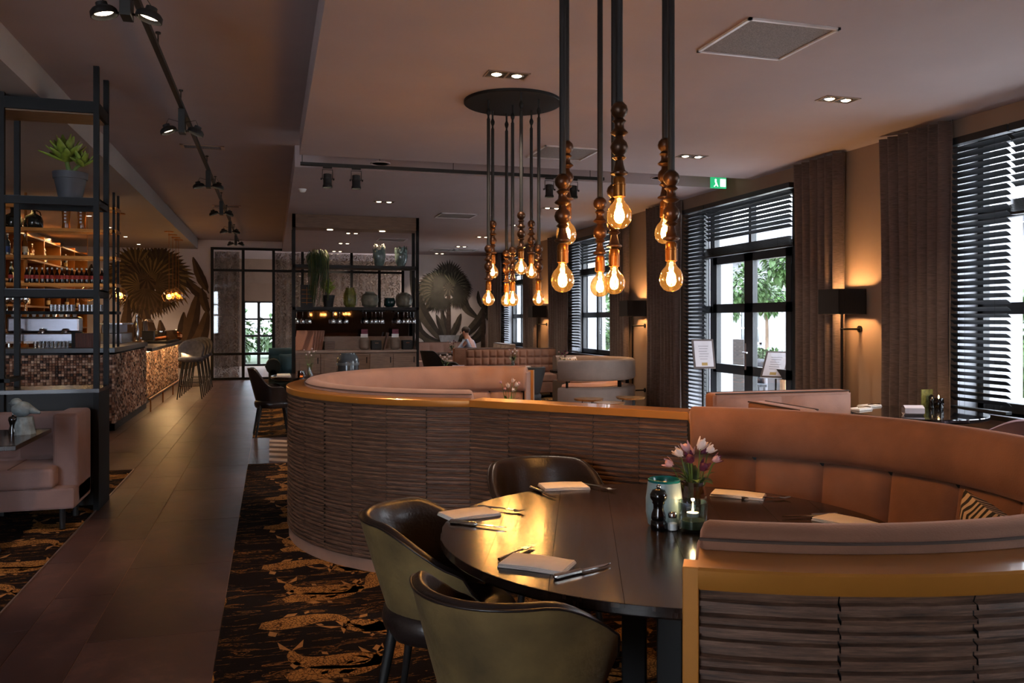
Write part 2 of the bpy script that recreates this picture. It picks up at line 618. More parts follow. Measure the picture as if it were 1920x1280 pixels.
# window wall: piers, lintels, breasts
OPEN = [(-1.8, .85, .72, 'w'), (3.2, 5.85, .72, 'w'), (8.15, 10.7, 0, 'd'), (13.05, 15.5, .86, 'w'), (18.1, 20.5, .86, 'w')]
WT = .34
w = MB()
y = YF
for (a, b_, s, k) in OPEN:
    w.box(XW, XW + WT, y, a, -.1, HH)
    w.box(XW, XW + WT, a, b_, 3.08, HH)
    if s:
        w.box(XW, XW + WT, a, b_, -.1, s)
    y = b_
w.box(XW, XW + WT, y, YB + .2, -.1, HH)
struct(w.build('wall_right', taupe))
base_m = mat('dark skirting', (60, 48, 42), .6)
w = MB()
y = YF
for (a, b_, s, k) in OPEN:
    w.box(XW - .015, XW, y, a if k == 'd' else b_, 0, .1)
    y = b_
w.box(XW - .015, XW, y, YB, 0, .1)
struct(w.build('baseboard_right', base_m))

# room behind the steel screen
dx0, dx1, dz = at_y(456, 600, 28.3).x, at_y(514, 600, 28.3).x, 2.12
struct(MB().box(XL, dx0, 28.3, 28.5, -.1, HH).box(dx1, XW, 28.3, 28.5, -.1, HH).box(dx0, dx1, 28.3, 28.5, dz, HH).build('wall_far', taupe))
frame_m = mat('anthracite window frame', (34, 37, 40), .45)
dm = (dx0 + dx1) / 2
wf = MB().box(dx0, dx1, 28.3, 28.4, dz - .06, dz).box(dx0, dx0 + .07, 28.3, 28.4, 0, dz).box(dx1 - .07, dx1, 28.3, 28.4, 0, dz).box(dm - .05, dm + .05, 28.3, 28.4, 0, dz)
for z in (.0, .38, .95, 1.5):
    wf.box(dx0, dx1, 28.31, 28.39, z, z + .07)
dfar = struct(wf.build('door_2', frame_m))
for (xa, xb) in ((dx0 + .07, dm - .05), (dm + .05, dx1 - .07)):
    for (za, zb_) in ((.07, .38), (.45, .95), (1.02, 1.5), (1.57, dz - .06)):
        MB().box(xa, xb, 28.34, 28.35, za, zb_).build('pane', pane_m, dfar)

# ---- windows, each with frame, rails and panes
reveal = mat('white reveal', (150, 152, 158), .6, var=.03)
XF = XW + .22
for wi, (a, b_, s, k) in enumerate(OPEN):
    name = 'door_1' if k == 'd' else 'window_%d' % (wi + (1 if wi < 2 else 0))
    z1 = 3.08
    fr = MB()
    fr.box(XF, XF + .07, a, b_, z1 - .07, z1)
    fr.box(XF, XF + .07, a, a + .07, s, z1).box(XF, XF + .07, b_ - .07, b_, s, z1)
    fr.box(XF, XF + .07, a, b_, 2.37, 2.47)
    ys = [a + .07]
    side = b_ - .62
    if k == 'd':
        side, mid = 10.40, 9.45
        fr.box(XF, XF + .08, side - .06, side + .06, 0, z1)
        root = struct(fr.build(name, frame_m))
        fr_s = MB().box(XF, XF + .08, 8.42, 8.54, 0, z1).build('mullion', frame_m, root)
        for (p, q_) in ((8.54, mid), (mid, side - .05)):
            d = MB()
            d.box(XF - .02, XF + .05, p, p + .1, 0, 2.38).box(XF - .02, XF + .05, q_ - .1, q_, 0, 2.38)
            d.box(XF - .02, XF + .05, p, q_, 2.27, 2.38).box(XF - .02, XF + .05, p, q_, 1.6, 1.72).box(XF - .02, XF + .05, p, q_, .78, .9).box(XF - .02, XF + .05, p, q_, 0, .16)
            leaf = d.build('door_leaf', frame_m, root)
            for (u, v) in ((.16, .78), (.9, 1.6), (1.72, 2.27)):
                MB().box(XF + .01, XF + .02, p + .1, q_ - .1, u, v).build('pane', pane_m, leaf)
            if p > 9:
                MB().box(XF - .035, XF - .02, p + .03, p + .07, .85, 1.2).tube([(XF - .03, p + .05, 1.08), (XF - .08, p + .05, 1.08), (XF - .08, p - .06, 1.08)], .01, 6).build('handle', chrome, leaf)
        MB().box(XF, XF + .08, mid - .03, mid + .03, 2.4, z1).build('mullion', frame_m, root)
        for (p, q_, u, v) in ((a + .07, 8.42, .1, 2.37), (a + .06, mid, 2.47, 3.01), (mid, side - .05, 2.47, 3.01), (side + .06, b_ - .07, .1, 1.6), (side + .06, b_ - .07, 1.7, 3.01)):
            MB().box(XF + .03, XF + .04, p, q_, u, v).build('pane', pane_m, root)
        MB().box(XF, XF + .08, side, b_, 1.6, 1.7).build('rail', frame_m, root)
    else:
        fr.box(XF, XF + .07, a, b_, s, s + .08).box(XF, XF + .07, a, b_, 1.55, 1.65)
        n = 3
        for i in range(1, n):
            yy = a + (b_ - a) * i / n
            fr.box(XF, XF + .08, yy - .04, yy + .04, s, z1)
        root = struct(fr.build(name, frame_m))
        for i in range(n):
            p, q_ = a + (b_ - a) * i / n + .05, a + (b_ - a) * (i + 1) / n - .05
            for (u, v) in ((s + .08, 1.55), (1.65, 2.37), (2.47, 3.01)):
                MB().box(XF + .03, XF + .04, p, q_, u, v).build('pane', pane_m, root)
        MB().box(XW - .06, XF + .02, a - .02, b_ + .02, s - .04, s).build('sill', mat('dark stone sill', (40, 38, 38), .4), root)
    rv = MB().box(XW + .002, XW + WT, a, a + .012, s, z1).box(XW + .002, XW + WT, b_ - .012, b_, s, z1)
    rv.box(XF + .08, XF + .5, b_ - .012, b_ + .1, s, z1).box(XF + .08, XF + .5, a - .1, a + .012, s, z1)
    rv.build('reveal', reveal, root)

# ---- venetian blinds
slat_m = mat('black blind slat', (24, 27, 31), .4, var=.1)
def blind(label, y0, y1, ztop, zbot, raised, sp=.055):
    o = thing('venetian_blind', label, 'blind', (XW - .06, y0, 0), 0, 'dark venetian blinds')
    w_ = y1 - y0
    MB().box(-.035, .04, 0, w_, ztop - .06, ztop).build('headrail', slat_m, o)
    q = MB()
    tl = R(-33)
    for i in range(4):
        u = -.03 + .06 * i / 3
        dz = .004 * (1 - (2 * i / 3 - 1) ** 2)
        for y_ in (.01, w_ - .01):
            q.v.append((u * cos(tl), y_, u * sin(tl) + dz))
        for y_ in (.01, w_ - .01):
            q.v.append((u * cos(tl), y_, u * sin(tl) + dz - .003))
    for i in range(3):
        b = i * 4
        q.f += [(b, b + 4, b + 5, b + 1), (b + 2, b + 3, b + 7, b + 6), (b, b + 2, b + 6, b + 4), (b + 1, b + 5, b + 7, b + 3)]
    q.f += [(0, 1, 3, 2), (12, 14, 15, 13)]
    q.m = [0] * len(q.f)
    me = q.mesh('slat', slat_m)
    z = ztop - .1
    stack = .012
    n_open = int((ztop - .1 - zbot - (.16 if raised else .02)) / sp)
    for i in range(n_open):
        place('slat', me, o, (0, 0, z))
        z -= sp
    if raised:
        q2 = MB().box(-.03, .03, .01, w_ - .01, -.0015, .0015)
        m2 = q2.mesh('slat', slat_m)
        for i in range(11):
            place('slat', m2, o, (0, 0, zbot + .03 + i * .009))
    MB().box(-.03, .03, .01, w_ - .01, zbot, zbot + .022).build('bottom_rail', slat_m, o)
    lc = MB()
    for f in ((.12, .5, .88) if w_ > 1 else (.2, .8)):
        for s in (-.028, .028):
            lc.tube([(s, w_ * f, zbot), (s, w_ * f, ztop)], .0012, 4)
    tag(lc.build('ladder_cord', matte_black, o))
for (a, b_, s, k), nm in zip(OPEN, ('behind the dining booth', 'beside the corner table', 'at the glazed garden doors', 'behind the grey curved sofa', 'next to the palm mural')):
    if k == 'w' and a < 0:
        blind('raised dark venetian blind ' + nm, a, b_, 3.06, 2.36, True)
        continue
    blind('narrow dark venetian blind lowered to the sill ' + nm if k == 'w' else 'narrow dark venetian blind lowered to the floor ' + nm, b_ - .6, b_, 3.07, s + .02 if s else .05, False)
    blind('wide dark venetian blind half raised ' + nm, a, b_ - .62, 3.07, 2.34, True)

# ---- curtains
def _curt(t, N, b, L):
    tc = N('TexCoord')
    mp = N('Mapping')
    mp.inputs['Scale'].default_value = (18, 18, 160)
    n = N('TexNoise', Scale=1, Detail=3)
    L(tc.outputs['Object'], mp.inputs['Vector'])
    L(mp.outputs['Vector'], n.inputs['Vector'])
    r = ramp(N, [(.3, srgb(74, 60, 55)), (.7, srgb(104, 86, 79))])
    L(n.outputs['Fac'], r.inputs['Fac'])
    L(r.outputs['Color'], b.inputs['Base Color'])
    b.inputs['Roughness'].default_value = .9
    b.inputs['Sheen Weight'].default_value = .15
curt_m = node_mat('taupe linen curtain', _curt)
def curtain(label, y0, y1, xc, seed, folds=None):
    rnd = random.Random(seed)
    w_ = y1 - y0
    folds = folds or max(4, int(w_ / .115))
    ph = [rnd.uniform(-.5, .5) for _ in range(folds + 2)]
    am = [rnd.uniform(.6, 1.2) for _ in range(folds + 2)]
    def fn(u, v):
        k = u * folds
        i = int(k)
        a_ = am[i] * (1 - (k - i)) + am[i + 1] * (k - i)
        off = .055 * a_ * sin(k * 2 * pi + .6 * sin(v * 3 + ph[i])) * (.75 + .25 * v)
        sq = 1 - .07 * sin(pi * v) * (1 if seed % 2 else .6)
        return (off, w_ * (.5 + (u - .5) * sq) + .012 * sin(k * 4 * pi), .02 + 3.2 * v)
    return tag(MB().grid(fn, folds * 8, 10).build('curtain', curt_m, None, 180, (xc, y0, 0), solid=.006), label, 'curtain', 'floor-length taupe curtains')
curtain('long taupe curtain between box sconce and lowered blind of corner table', 5.76, 6.62, XW - .14, 1)
curtain('long taupe curtain between garden doors and box sconce behind corner sofa', 7.16, 7.95, XW - .14, 2)
curtain('long taupe curtain on the palm mural side of the garden doors', 10.68, 11.72, XW - .14, 3)
curtain('long taupe curtain on the garden door side of the grey curved sofa window', 12.5, 13.2, XW - .14, 4)
curtain('long taupe curtain on the mural side of the grey curved sofa window', 15.38, 16.45, XW - .14, 5)
curtain('long taupe curtain between the farthest sconce and the farthest window', 17.4, 18.3, XW - .14, 6)
curtain('long taupe curtain in the corner beside the palm mural', 20.4, 21.5, XW - .14, 8)
curtain('long taupe curtain at the near jamb of the corner table window', 2.4, 3.25, XW - .14, 9)

# ---- steel and glass screen in the back wall
scr = thing('steel_screen', 'black steel and glass screen with lace curtains at the back of the room', 'partition', (0, YB - .02, 0))
sx = [at_y(p, 600, YB).x for p in (398, 456, 513, 567, 613, 659, 711, 755)]
for x in sx:
    MB().box(x - .035, x + .035, -.03, .03, 0, 3.32).build('mullion', black, scr)
for z in (.0, .62, 2.72, 3.26):
    MB().box(sx[0], sx[-1], -.025, .025, z, z + .06).build('rail', black, scr)
screen_glass = glassy('screen glass', (.9, .91, .92), .05, edge=.4)
for i in range(len(sx) - 1):
    for (z0, z1) in ((.06, .62), (.68, 2.72), (2.78, 3.26)):
        MB().box(sx[i] + .035, sx[i + 1] - .035, -.004, .004, z0, z1).build('pane', screen_glass, scr)
def _lace(t, N, b, L):
    tc = N('TexCoord')
    v = N('TexVoronoi', Scale=26)
    n = N('TexNoise', Scale=5, Detail=5)
    L(tc.outputs['Object'], v.inputs['Vector'])
    L(tc.outputs['Object'], n.inputs['Vector'])
    r = ramp(N, [(.35, srgb(84, 66, 58)), (.65, srgb(150, 128, 116))])
    L(n.outputs['Fac'], r.inputs['Fac'])
    L(r.outputs['Color'], b.inputs['Base Color'])
    b.inputs['Roughness'].default_value = .95
    al = ramp(N, [(.3, (1, 1, 1)), (.5, (.6, .6, .6))])
    L(v.outputs['Distance'], al.inputs['Fac'])
    L(al.outputs['Color'], b.inputs['Alpha'])
lace_m = node_mat('brown lace', _lace)
def lace(x0, x1, label):
    f = int((x1 - x0) / .16)
    def fn(u, v):
        return ((x1 - x0) * u, .045 * sin(u * f * 2 * pi) + .02 * sin(u * f * 3.1), .003 + 3.24 * v)
    tag(MB().grid(fn, f * 8, 3).build('curtain', lace_m, None, 180, (x0, YB + .32, 0)), label, 'curtain')
lace(sx[0] + .03, sx[1] - .1, 'brown lace curtain in the pane nearest the bar stools')
lace(sx[2] + .03, sx[-1], 'wide brown lace curtain behind the tall display shelving')
# ================================================================ curved booths
def _clad(t, N, b, L):
    tc = N('TexCoord')
    mp = N('Mapping')
    mp.inputs['Scale'].default_value = (7, 7, 110)
    n = N('TexNoise', Scale=1.4, Detail=6, Roughness=.7)
    L(tc.outputs['Object'], mp.inputs['Vector'])
    L(mp.outputs['Vector'], n.inputs['Vector'])
    r = ramp(N, [(.3, srgb(42, 31, 26)), (.5, srgb(90, 64, 49)), (.72, srgb(128, 97, 78))])
    L(n.outputs['Fac'], r.inputs['Fac'])
    L(r.outputs['Color'], b.inputs['Base Color'])
    b.inputs['Roughness'].default_value = .62
    bp = N('Bump', Strength=.3, Distance=.004)
    L(n.outputs['Fac'], bp.inputs['Height'])
    L(bp.outputs['Normal'], b.inputs['Normal'])
clad_m = node_mat('pressed fibre cladding', _clad)
plinth_m = mat('light plinth', (150, 116, 98), .7)
def clad_panel(pos, nu, z0, z1, rnd):
    """ribbed panel; pos(u, out) gives the xy of a point along the panel, out metres proud"""
    q = MB()
    rows = [z0]
    ribs = int((z1 - z0) / .0255)
    prof = []
    z = z0
    sh = rnd.uniform(0, .012)
    for i in range(ribs):
        a = z0 + sh + i * .0252
        h = .0125 + rnd.uniform(-.003, .003)
        prof += [(a, -.003), (a + .003, .0085 + rnd.uniform(-.002, .002)), (a + h, .009 + rnd.uniform(-.002, .002)), (a + h + .003, -.003)]
    prof = [(z0, .004)] + [p for p in prof if z0 < p[0] < z1 - .002] + [(z1, .004)]
    wob = [[rnd.uniform(-.0009, .0009) for _ in range(nu + 1)] for _ in prof]
    vs, fs = [], []
    for j, (zz, o) in enumerate(prof):
        for i in range(nu + 1):
            x, y = pos(i / nu, o + .004)
            vs.append((x, y, zz + (wob[j][i] if 0 < j < len(prof) - 1 else 0)))
    w = nu + 1
    fs = [(j * w + i, j * w + i + 1, (j + 1) * w + i + 1, (j + 1) * w + i) for j in range(len(prof) - 1) for i in range(nu)]
    q.add(vs, fs)
    return q
RI, RO, ZL = 1.30, 1.46, 1.05                   # top inner, outer radius; ledge height
def booth(name, label, c, a0, a1, fab, seams, rolls, base_mat=plinth_m, pw=.255, posts=(True, True), rnd=random.Random(3), dR=0.0):
    rr = lambda pr: [(r_ + dR, z_) for (r_, z_) in pr]
    o = thing(name, label, 'booth', (c[0], c[1], 0))
    n = max(8, int(abs(a1 - a0) / 4))
    MB().arc(a0 + (1.5 if posts[0] else 0), a1, rr([(1.26, .06), (RO - .012, .06), (RO - .012, 1.0), (1.28, 1.0), (1.26, .9), (1.26, .5)]), n).build('core', matte_black, o)
    MB().arc(a0 + (2.5 if posts[0] else 0), a1, rr([(.78, 0), (1.3, 0), (1.3, .075), (.78, .075)]), n).build('seat_plinth', base_mat, o, 40)
    MB().arc(a0, a1, rr([(1.3, 0), (RO - .004, 0), (RO - .004, .075), (1.3, .075)]), n).build('plinth', base_mat, o, 40)
    b0_ = a0 + (2.5 if posts[0] else .6)
    MB().arc(b0_, a1 - .6, rr([(.80, .075), (1.2, .075), (1.2, .32), (.78, .32)]), n).build('seat_base', fab, o, 40)
    MB().arc(b0_, a1 - .4, rr([(.73, .32), (1.2, .32), (1.2, .46), (1.0, .475), (.8, .465), (.74, .44), (.72, .38)]), n).build('seat_cushion', fab, o, 60)
    for i in range(seams):
        s0 = a0 + (1.5 if posts[0] else 0)
        b0, b1 = s0 + (a1 - s0) * i / seams, s0 + (a1 - s0) * (i + 1) / seams
        def fn(u, v, b0=b0, b1=b1):
            a = R(b0 + (b1 - b0) * u)
            r = dR + 1.17 + .075 * v - .035 * ((1 - abs(2 * u - 1) ** 5) * (1 - abs(2 * v - 1) ** 6)) ** .6 + .02
            return (r * cos(a), r * sin(a), .44 + .44 * v)
        MB().grid(fn, 10, 10).build('back_panel', fab, o, 180)
    prof = rr([(1.262, .86), (1.225, .868), (1.205, .90), (1.203, .96), (1.215, 1.02), (1.235, 1.062), (1.262, 1.082), (1.295, 1.086), (1.328, 1.078), (1.346, 1.06), (1.348, 1.042), (1.30, 1.03)])
    for i in range(rolls):
        b0, b1 = a0 + (a1 - a0) * i / rolls, a0 + (a1 - a0) * (i + 1) / rolls
        m = max(5, int(abs(b1 - b0) / 3))
        q = MB()
        k = len(prof)
        cr, cz = 1.275 + dR, .97
        rings = [(0, .80), (.008, .95), (.02, 1.0)] + [(.02 + .96 * j / m, 1.0) for j in range(1, m)] + [(.98, 1.0), (.992, .95), (1, .80)] if i in (0, rolls - 1) else [(j / m, 1.0) for j in range(m + 1)]
        vs = []
        for (u, s) in rings:
            if i == 0 and rolls > 1 and u > .9: s = 1.0
            if i == rolls - 1 and rolls > 1 and u < .1: s = 1.0
            a = R(b0 + (b1 - b0) * u)
            for (r, z) in prof:
                r2, zz = cr + (r - cr) * s, cz + (z - cz) * (s if z > cz else 1)
                vs.append((r2 * cos(a), r2 * sin(a), zz))
        fs = [(t * k + j, (t + 1) * k + j, (t + 1) * k + (j + 1) % k, t * k + (j + 1) % k) for t in range(len(rings) - 1) for j in range(k)]
        fs += [tuple(range(k)), tuple((len(rings) - 1) * k + j for j in range(k))[::-1]]
        q.add(vs, fs).build('headrest_roll', fab, o, 60)
    sm = MB()
    R9 = 1.349 + dR
    pts = [(R9 * cos(R(a0 + (a1 - a0) * t / n)), R9 * sin(R(a0 + (a1 - a0) * t / n)), 1.062) for t in range(n + 1)]
    sm.tube(pts, .0035, 5).build('seam_piping', mat('dark seam', (70, 54, 46), .8), o, 60)
    MB().arc(a0, a1, rr([(1.325, 1.0), (RO + .012, 1.0), (RO + .014, 1.004), (RO + .014, 1.036), (RO + .010, 1.041), (1.325, 1.041)]), n * 2).build('ledge', gold, o, 35)
    ln = abs(R(a1 - a0)) * (RO + dR)
    k = round(ln / pw)
    for i in range(k):
        b0, b1 = a0 + (a1 - a0) * (i + .006) / k, a0 + (a1 - a0) * (i + .994) / k
        def pos(u, out, b0=b0, b1=b1):
            a = R(b0 + (b1 - b0) * u)
            return ((RO + dR - .006 + out) * cos(a), (RO + dR - .006 + out) * sin(a))
        clad_panel(pos, 6, .075, 1.0, rnd).build('cladding_panel', clad_m, o)
    for e, a, s in ((0, a0, 1), (1, a1, -1)):
        if not posts[e]:
            continue
        d = R(a)
        # gold upright at the outer corner and upholstered end cheek
        M = Matrix.Rotation(d, 4, 'Z')
        MB().box(1.42 + dR, RO + dR + .014, -.003 - (.024 if s > 0 else 0), .003 + (.024 if s < 0 else 0), 0, 1.041, M=M).build('end_post', gold, o, bevel=.002)
        M2 = Matrix.Rotation(R(a + .6 * s), 4, 'Z')
        MB().box(1.23 + dR, 1.424 + dR, -.02 if s > 0 else -.002, .002 if s > 0 else .02, .0, 1.035, M=M2).build('end_cheek', fab, o, bevel=.01)
    return o
C1, C2 = (1.443, 2.527), (1.57, 6.02)
booth('curved_booth', 'tan velvet curved booth wrapped around the set round dining table', C1, -120.8, 65.2, tan, 12, 4, posts=(True, False), rnd=random.Random(5), dR=-.135)
booth('curved_booth', 'rose velvet curved booth with bronze ledge and ribbed cladding behind the dining table', C2, 60, 251, rose, 14, 4, posts=(True, False), rnd=random.Random(6))
# straight wall between the two booths
A = Vector((C2[0] + RO * cos(R(251)), C2[1] + RO * sin(R(251))))
B = Vector((C1[0] + (RO - .135) * cos(R(65.2)), C1[1] + (RO - .135) * sin(R(65.2))))
D = (B - A).normalized()
Nn = Vector((D.y, -D.x))
if Nn.y > 0:
    Nn = -Nn
ps = thing('booth_divider', 'straight low divider with bronze ledge joining the two curved booths', 'divider', (A.x, A.y, 0), math.atan2(D.y, D.x))
Lp = (B - A).length
MB().box(0, Lp, .006, .13, .0, 1.0).build('core', matte_black, ps)
MB().box(-.01, Lp + .02, -.014, .16, 1.0, 1.041).build('ledge', gold, ps, bevel=.003)
rn = random.Random(11)
k = round(Lp / .255)
for i in range(k):
    clad_panel(lambda u, out, i=i: (Lp * (i + .006 + .988 * u) / k, .006 - out), 4, .075, 1.0, rn).build('cladding_panel', clad_m, ps)
MB().box(0, Lp, -.004, .13, 0, .075).build('plinth', plinth_m, ps)

# ================================================================ round dining table
def _table(t, N, b, L):
    tc = N('TexCoord')
    mp = N('Mapping')
    mp.inputs['Scale'].default_value = (30, 2.2, 1)
    w = N('TexNoise', Scale=1.2, Detail=8, Roughness=.65, Distortion=.9)
    L(tc.outputs['Object'], mp.inputs['Vector'])
    L(mp.outputs['Vector'], w.inputs['Vector'])
    r = ramp(N, [(.3, srgb(22, 17, 16)), (.55, srgb(38, 29, 26)), (.75, srgb(60, 46, 38))])
    L(w.outputs['Fac'], r.inputs['Fac'])
    L(r.outputs['Color'], b.inputs['Base Color'])
    rr = N('MapRange')
    rr.inputs['To Min'].default_value = .10
    rr.inputs['To Max'].default_value = .26
    L(w.outputs['Fac'], rr.inputs['Value'])
    L(rr.outputs[0], b.inputs['Roughness'])
    bp = N('Bump', Strength=.15, Distance=.0015)
    L(w.outputs['Fac'], bp.inputs['Height'])
    L(bp.outputs['Normal'], b.inputs['Normal'])
    b.inputs['Specular IOR Level'].default_value = .6
table_m = node_mat('dark stained oak', _table)
def round_table(label, c, r, zt, legs=4, mt=None):
    o = thing('round_table', label, 'table', (c[0], c[1], 0))
    if legs == 4 and r > .8:
        tt = MB().lathe([(r - .03, zt - .042), (r - .006, zt - .034), (r - .001, zt - .028), (r - .001, zt - .012), (0, zt - .012)], 72).build('tabletop', mt or table_m, o, 30)
        bw = 2 * r / 8
        for i in range(8):
            x0, x1 = -r + bw * i + .0006, -r + bw * (i + 1) - .0006
            x0, x1 = max(x0, -r + .001), min(x1, r - .001)
            xs_ = [x0 + (x1 - x0) * j / 8 for j in range(9)]
            up = [(x_, math.sqrt(max(0, r * r - x_ * x_))) for x_ in xs_]
            ring = up + [(x_, -y_) for x_, y_ in reversed(up)]
            m_ = len(ring)
            dz = .0002 * (i % 2)
            q = MB().add([(x_, y_, zt - .013) for x_, y_ in ring] + [(x_, y_, zt - .0015) for x_, y_ in ring] + [(x_ * .998, y_ * .998, zt - dz) for x_, y_ in ring],
                         [tuple(range(2 * m_, 3 * m_))[::-1]] + [(k_, k_ + m_, (k_ + 1) % m_ + m_, (k_ + 1) % m_) for k_ in range(m_)] + [(k_ + m_, k_ + 2 * m_, (k_ + 1) % m_ + 2 * m_, (k_ + 1) % m_ + m_) for k_ in range(m_)])
            q.build('plank', mt or table_m, tt, None, None, R(-21))
    else:
        MB().lathe([(r - .03, zt - .042), (r - .006, zt - .034), (r, zt - .026), (r, zt - .006), (r - .004, zt), (0, zt)], 72).build('tabletop', mt or table_m, o, 30)
    if legs == 4:
        for i in range(4):
            a = R(45 + 90 * i + 16)
            MB().cbox(.13 * cos(a), .13 * sin(a), (zt - .04) / 2 + .01, .085, .085, zt - .06, a).build('pedestal_post', matte_black, o, bevel=.004)
        MB().lathe([(.36, 0), (.37, .008), (.37, .016), (.0, .02)], 40).build('base', matte_black, o, 30)
        MB().cbox(0, 0, zt - .055, .7, .7, .028, R(16)).build('apron', matte_black, o)
    else:
        MB().lathe([(.27, 0), (.28, .01), (.05, .03), (.035, .06), (.035, zt - .06), (.12, zt - .042)], 20).build('base', matte_black, o, 40)
    return o
T1 = (1.375, 2.69)
ZT = .75
round_table('big round dark oak table set with napkins in the tan booth', T1, .825, ZT)
# inlaid board joints of the top
def on(px, py, z=ZT):
    return at_z(px, py, z)

# ---- dining chairs
def chair_meshes(out_m, in_m, zb=.785, za=.63, leg_m=matte_black, drop=(50, 120)):
    ph_m = R(128)
    def sm(a, b, x):
        t = max(0, min(1, (x - a) / (b - a)))
        return t * t * (3 - 2 * t)
    def top(p):
        return zb - (zb - za) * sm(drop[0], drop[1], abs(math.degrees(p))) - .09 * sm(112, 128, abs(math.degrees(p)))
    def pt(p, t, off):
        z = .375 + (top(p) - .375) * t
        flare = .20 + .088 * t ** .8
        rx, ry = (flare + .0 - off), (flare - .015 - off)
        dx, dy = sin(p) * rx, -cos(p) * ry
        dy += .03 - .05 * t * cos(p) * (1 if abs(p) < pi / 2 else 0)
        return (dx, dy, z)
    o = MB()
    nu, nv = 40, 8
    o.grid(lambda u, v: pt(-ph_m + 2 * ph_m * u, v * .985, 0), nu, nv)
    i = MB()
    def inner(u, v):
        p = -ph_m + 2 * ph_m * u
        if v < .5:
            s = v / .5
            x, y, z = pt(p, .985, 0)
            x2, y2, z2 = pt(p, .985, .042)
            zz = z + .014 * sin(pi * s)
            return (x + (x2 - x) * s, y + (y2 - y) * s, zz)
        s = (v - .5) / .5
        return pt(p, .985 - .8 * s, .042 + .006 * sin(pi * s))
    i.grid(inner, nu, 14)
    for sg in (-1, 1):      # closing faces at the arm fronts
        p = sg * ph_m
        a = [pt(p, t * .985 / 4, 0) for t in range(5)]
        b = [pt(p, .185 + .8 * t / 4, .042) for t in range(5)]
        fs = [(t, t + 1, 6 + t, 5 + t) for t in range(4)]
        o.add(a + b, fs)
    s = MB()
    def seat(u, v):
        a = 2 * pi * u
        r = [.02, .15, .215, .235, .242, .235, .22][int(v * 6 + .5)]
        z = [.478, .476, .468, .45, .42, .39, .365][int(v * 6 + .5)]
        x, y = r * cos(a), r * sin(a)
        return (x * 1.02, y * (1.15 if y > 0 else .93) + .02, z)
    s.grid(seat, 32, 6, closed_u=True)
    legs = []
    for sx in (-1, 1):
        for sy in (-1, 1):
            legs.append(MB().tube([(sx * .15, sy * .15 + .02, .40), (sx * .215, sy * .215 + .02, 0)], [.021, .012], 8).mesh('leg', leg_m, 60))
    pip = MB().tube([pt(-ph_m + 2 * ph_m * u / 40, .99, -.001) for u in range(41)], .004, 5)
    return dict(outer=o.mesh('outer_shell', out_m, 50), inner=i.mesh('inner_shell', in_m, 60), seat=s.mesh('seat', in_m, 180), legs=legs, pip=pip.mesh('piping', in_m, 180))
def chair(name, label, ms, loc, face, group=None):
    o = thing(name, label, 'chair', (loc[0], loc[1], 0), face - pi / 2, group)
    place('outer_shell', ms['outer'], o)
    place('inner_shell', ms['inner'], o)
    place('seat', ms['seat'], o)
    place('piping', ms['pip'], o)
    for l in ms['legs']:
        place('leg', l, o)
    return o
CH = chair_meshes(olive, leather)
def face_to(p, q):
    return math.atan2(q[1] - p[1], q[0] - p[0])
for (xc, zc, lab, da) in ((-.275, 3.08, 'olive velvet tub chair at the round table beside the ribbed booth wall', .0), (.0, 2.33, 'olive velvet tub chair with its back to the aisle at the bronze ledge end', .12), (.165, 4.05, 'olive velvet tub chair between round table and straight ribbed partition', -.1)):
    p = cw(xc, zc)
    chair('tub_chair', lab, CH, p, face_to(p, T1) + da, 'tub chairs at the round table')

# ---- napkins, cutlery
def napkin(px, py, ang, label, w=.21, d=.13):
    p = on(px, py)
    q = MB()
    for k, (a, b_) in enumerate(((1, 1), (.985, .97), (.96, .985))):
        n_ = 10
        def lay(u, v, k=k, a=a, b_=b_):
            x_, y_ = (u - .5) * w * a, .0
            t_ = 2 * pi * v
            h_ = .0022 * (1 + .25 * sin(9 * u + k))
            y_ = (d * b_ / 2 - .0022) * (1 if cos(t_) > 0 else -1) * min(1, abs(cos(t_)) * 3) + .0022 * cos(t_) + .002 * sin(7 * u + 2 * k)
            return (x_, y_, .0024 + k * .0045 + h_ * sin(t_) + .0012 * (k + 1) * sin(5 * u) * .4)
        q.grid(lay, n_, 16)
        for e_ in (0, 1):
            ring = [lay(e_, j_ / 16) for j_ in range(16)]
            q.add(ring, [tuple(range(16))])
    o = tag(q.build('napkin', linen, None, 50, (p.x, p.y, ZT), ang), label, 'napkin', 'napkins on the round table')
    return o
def knife_mesh():
    q = MB()
    q.tube([(-.11, 0, .008), (-.105, 0, .008), (-.06, 0, .008), (-.01, 0, .008), (.0, 0, .008)], [.004, .009, .0075, .0085, .006], 8, 0)
    q.add([(0, -.007, .006), (.08, -.009, .006), (.118, .004, .006), (0, .008, .006), (0, -.007, .009), (.08, -.009, .009), (.118, .004, .009), (0, .008, .009)],
          [(3, 2, 1, 0), (4, 5, 6, 7), (0, 1, 5, 4), (1, 2, 6, 5), (2, 3, 7, 6), (3, 0, 4, 7)], 1)
    return q.mesh('knife', [steel, chrome], 40)
def fork_mesh():
    q = MB()
    q.tube([(-.1, 0, .006), (-.06, 0, .007), (0, 0, .01), (.03, 0, .008)], [.006, .005, .0025, .004], 6)
    q.cbox(.045, 0, .009, .03, .022, .003)
    for i in range(4):
        y_ = -.0095 + .0063 * i
        q.tube([(.055, y_, .009), (.08, y_, .006), (.105, y_, .012)], [.002, .0018, .0008], 5)
    return q.mesh('fork', steel, 50)
KN, FK = knife_mesh(), fork_mesh()
def cut(me, px, py, px2, py2, label, cat):
    p, q = on(px, py), on(px2, py2)
    m = (p + q) / 2
    tag(place(me.name.split('.')[0], me, None, (m.x, m.y, ZT), math.atan2(q.y - p.y, q.x - p.x)), label, cat, 'cutlery on the round table')
napkin(1007, 1060, R(-38), 'folded white napkin before the tub chair nearest the bronze ledge end')
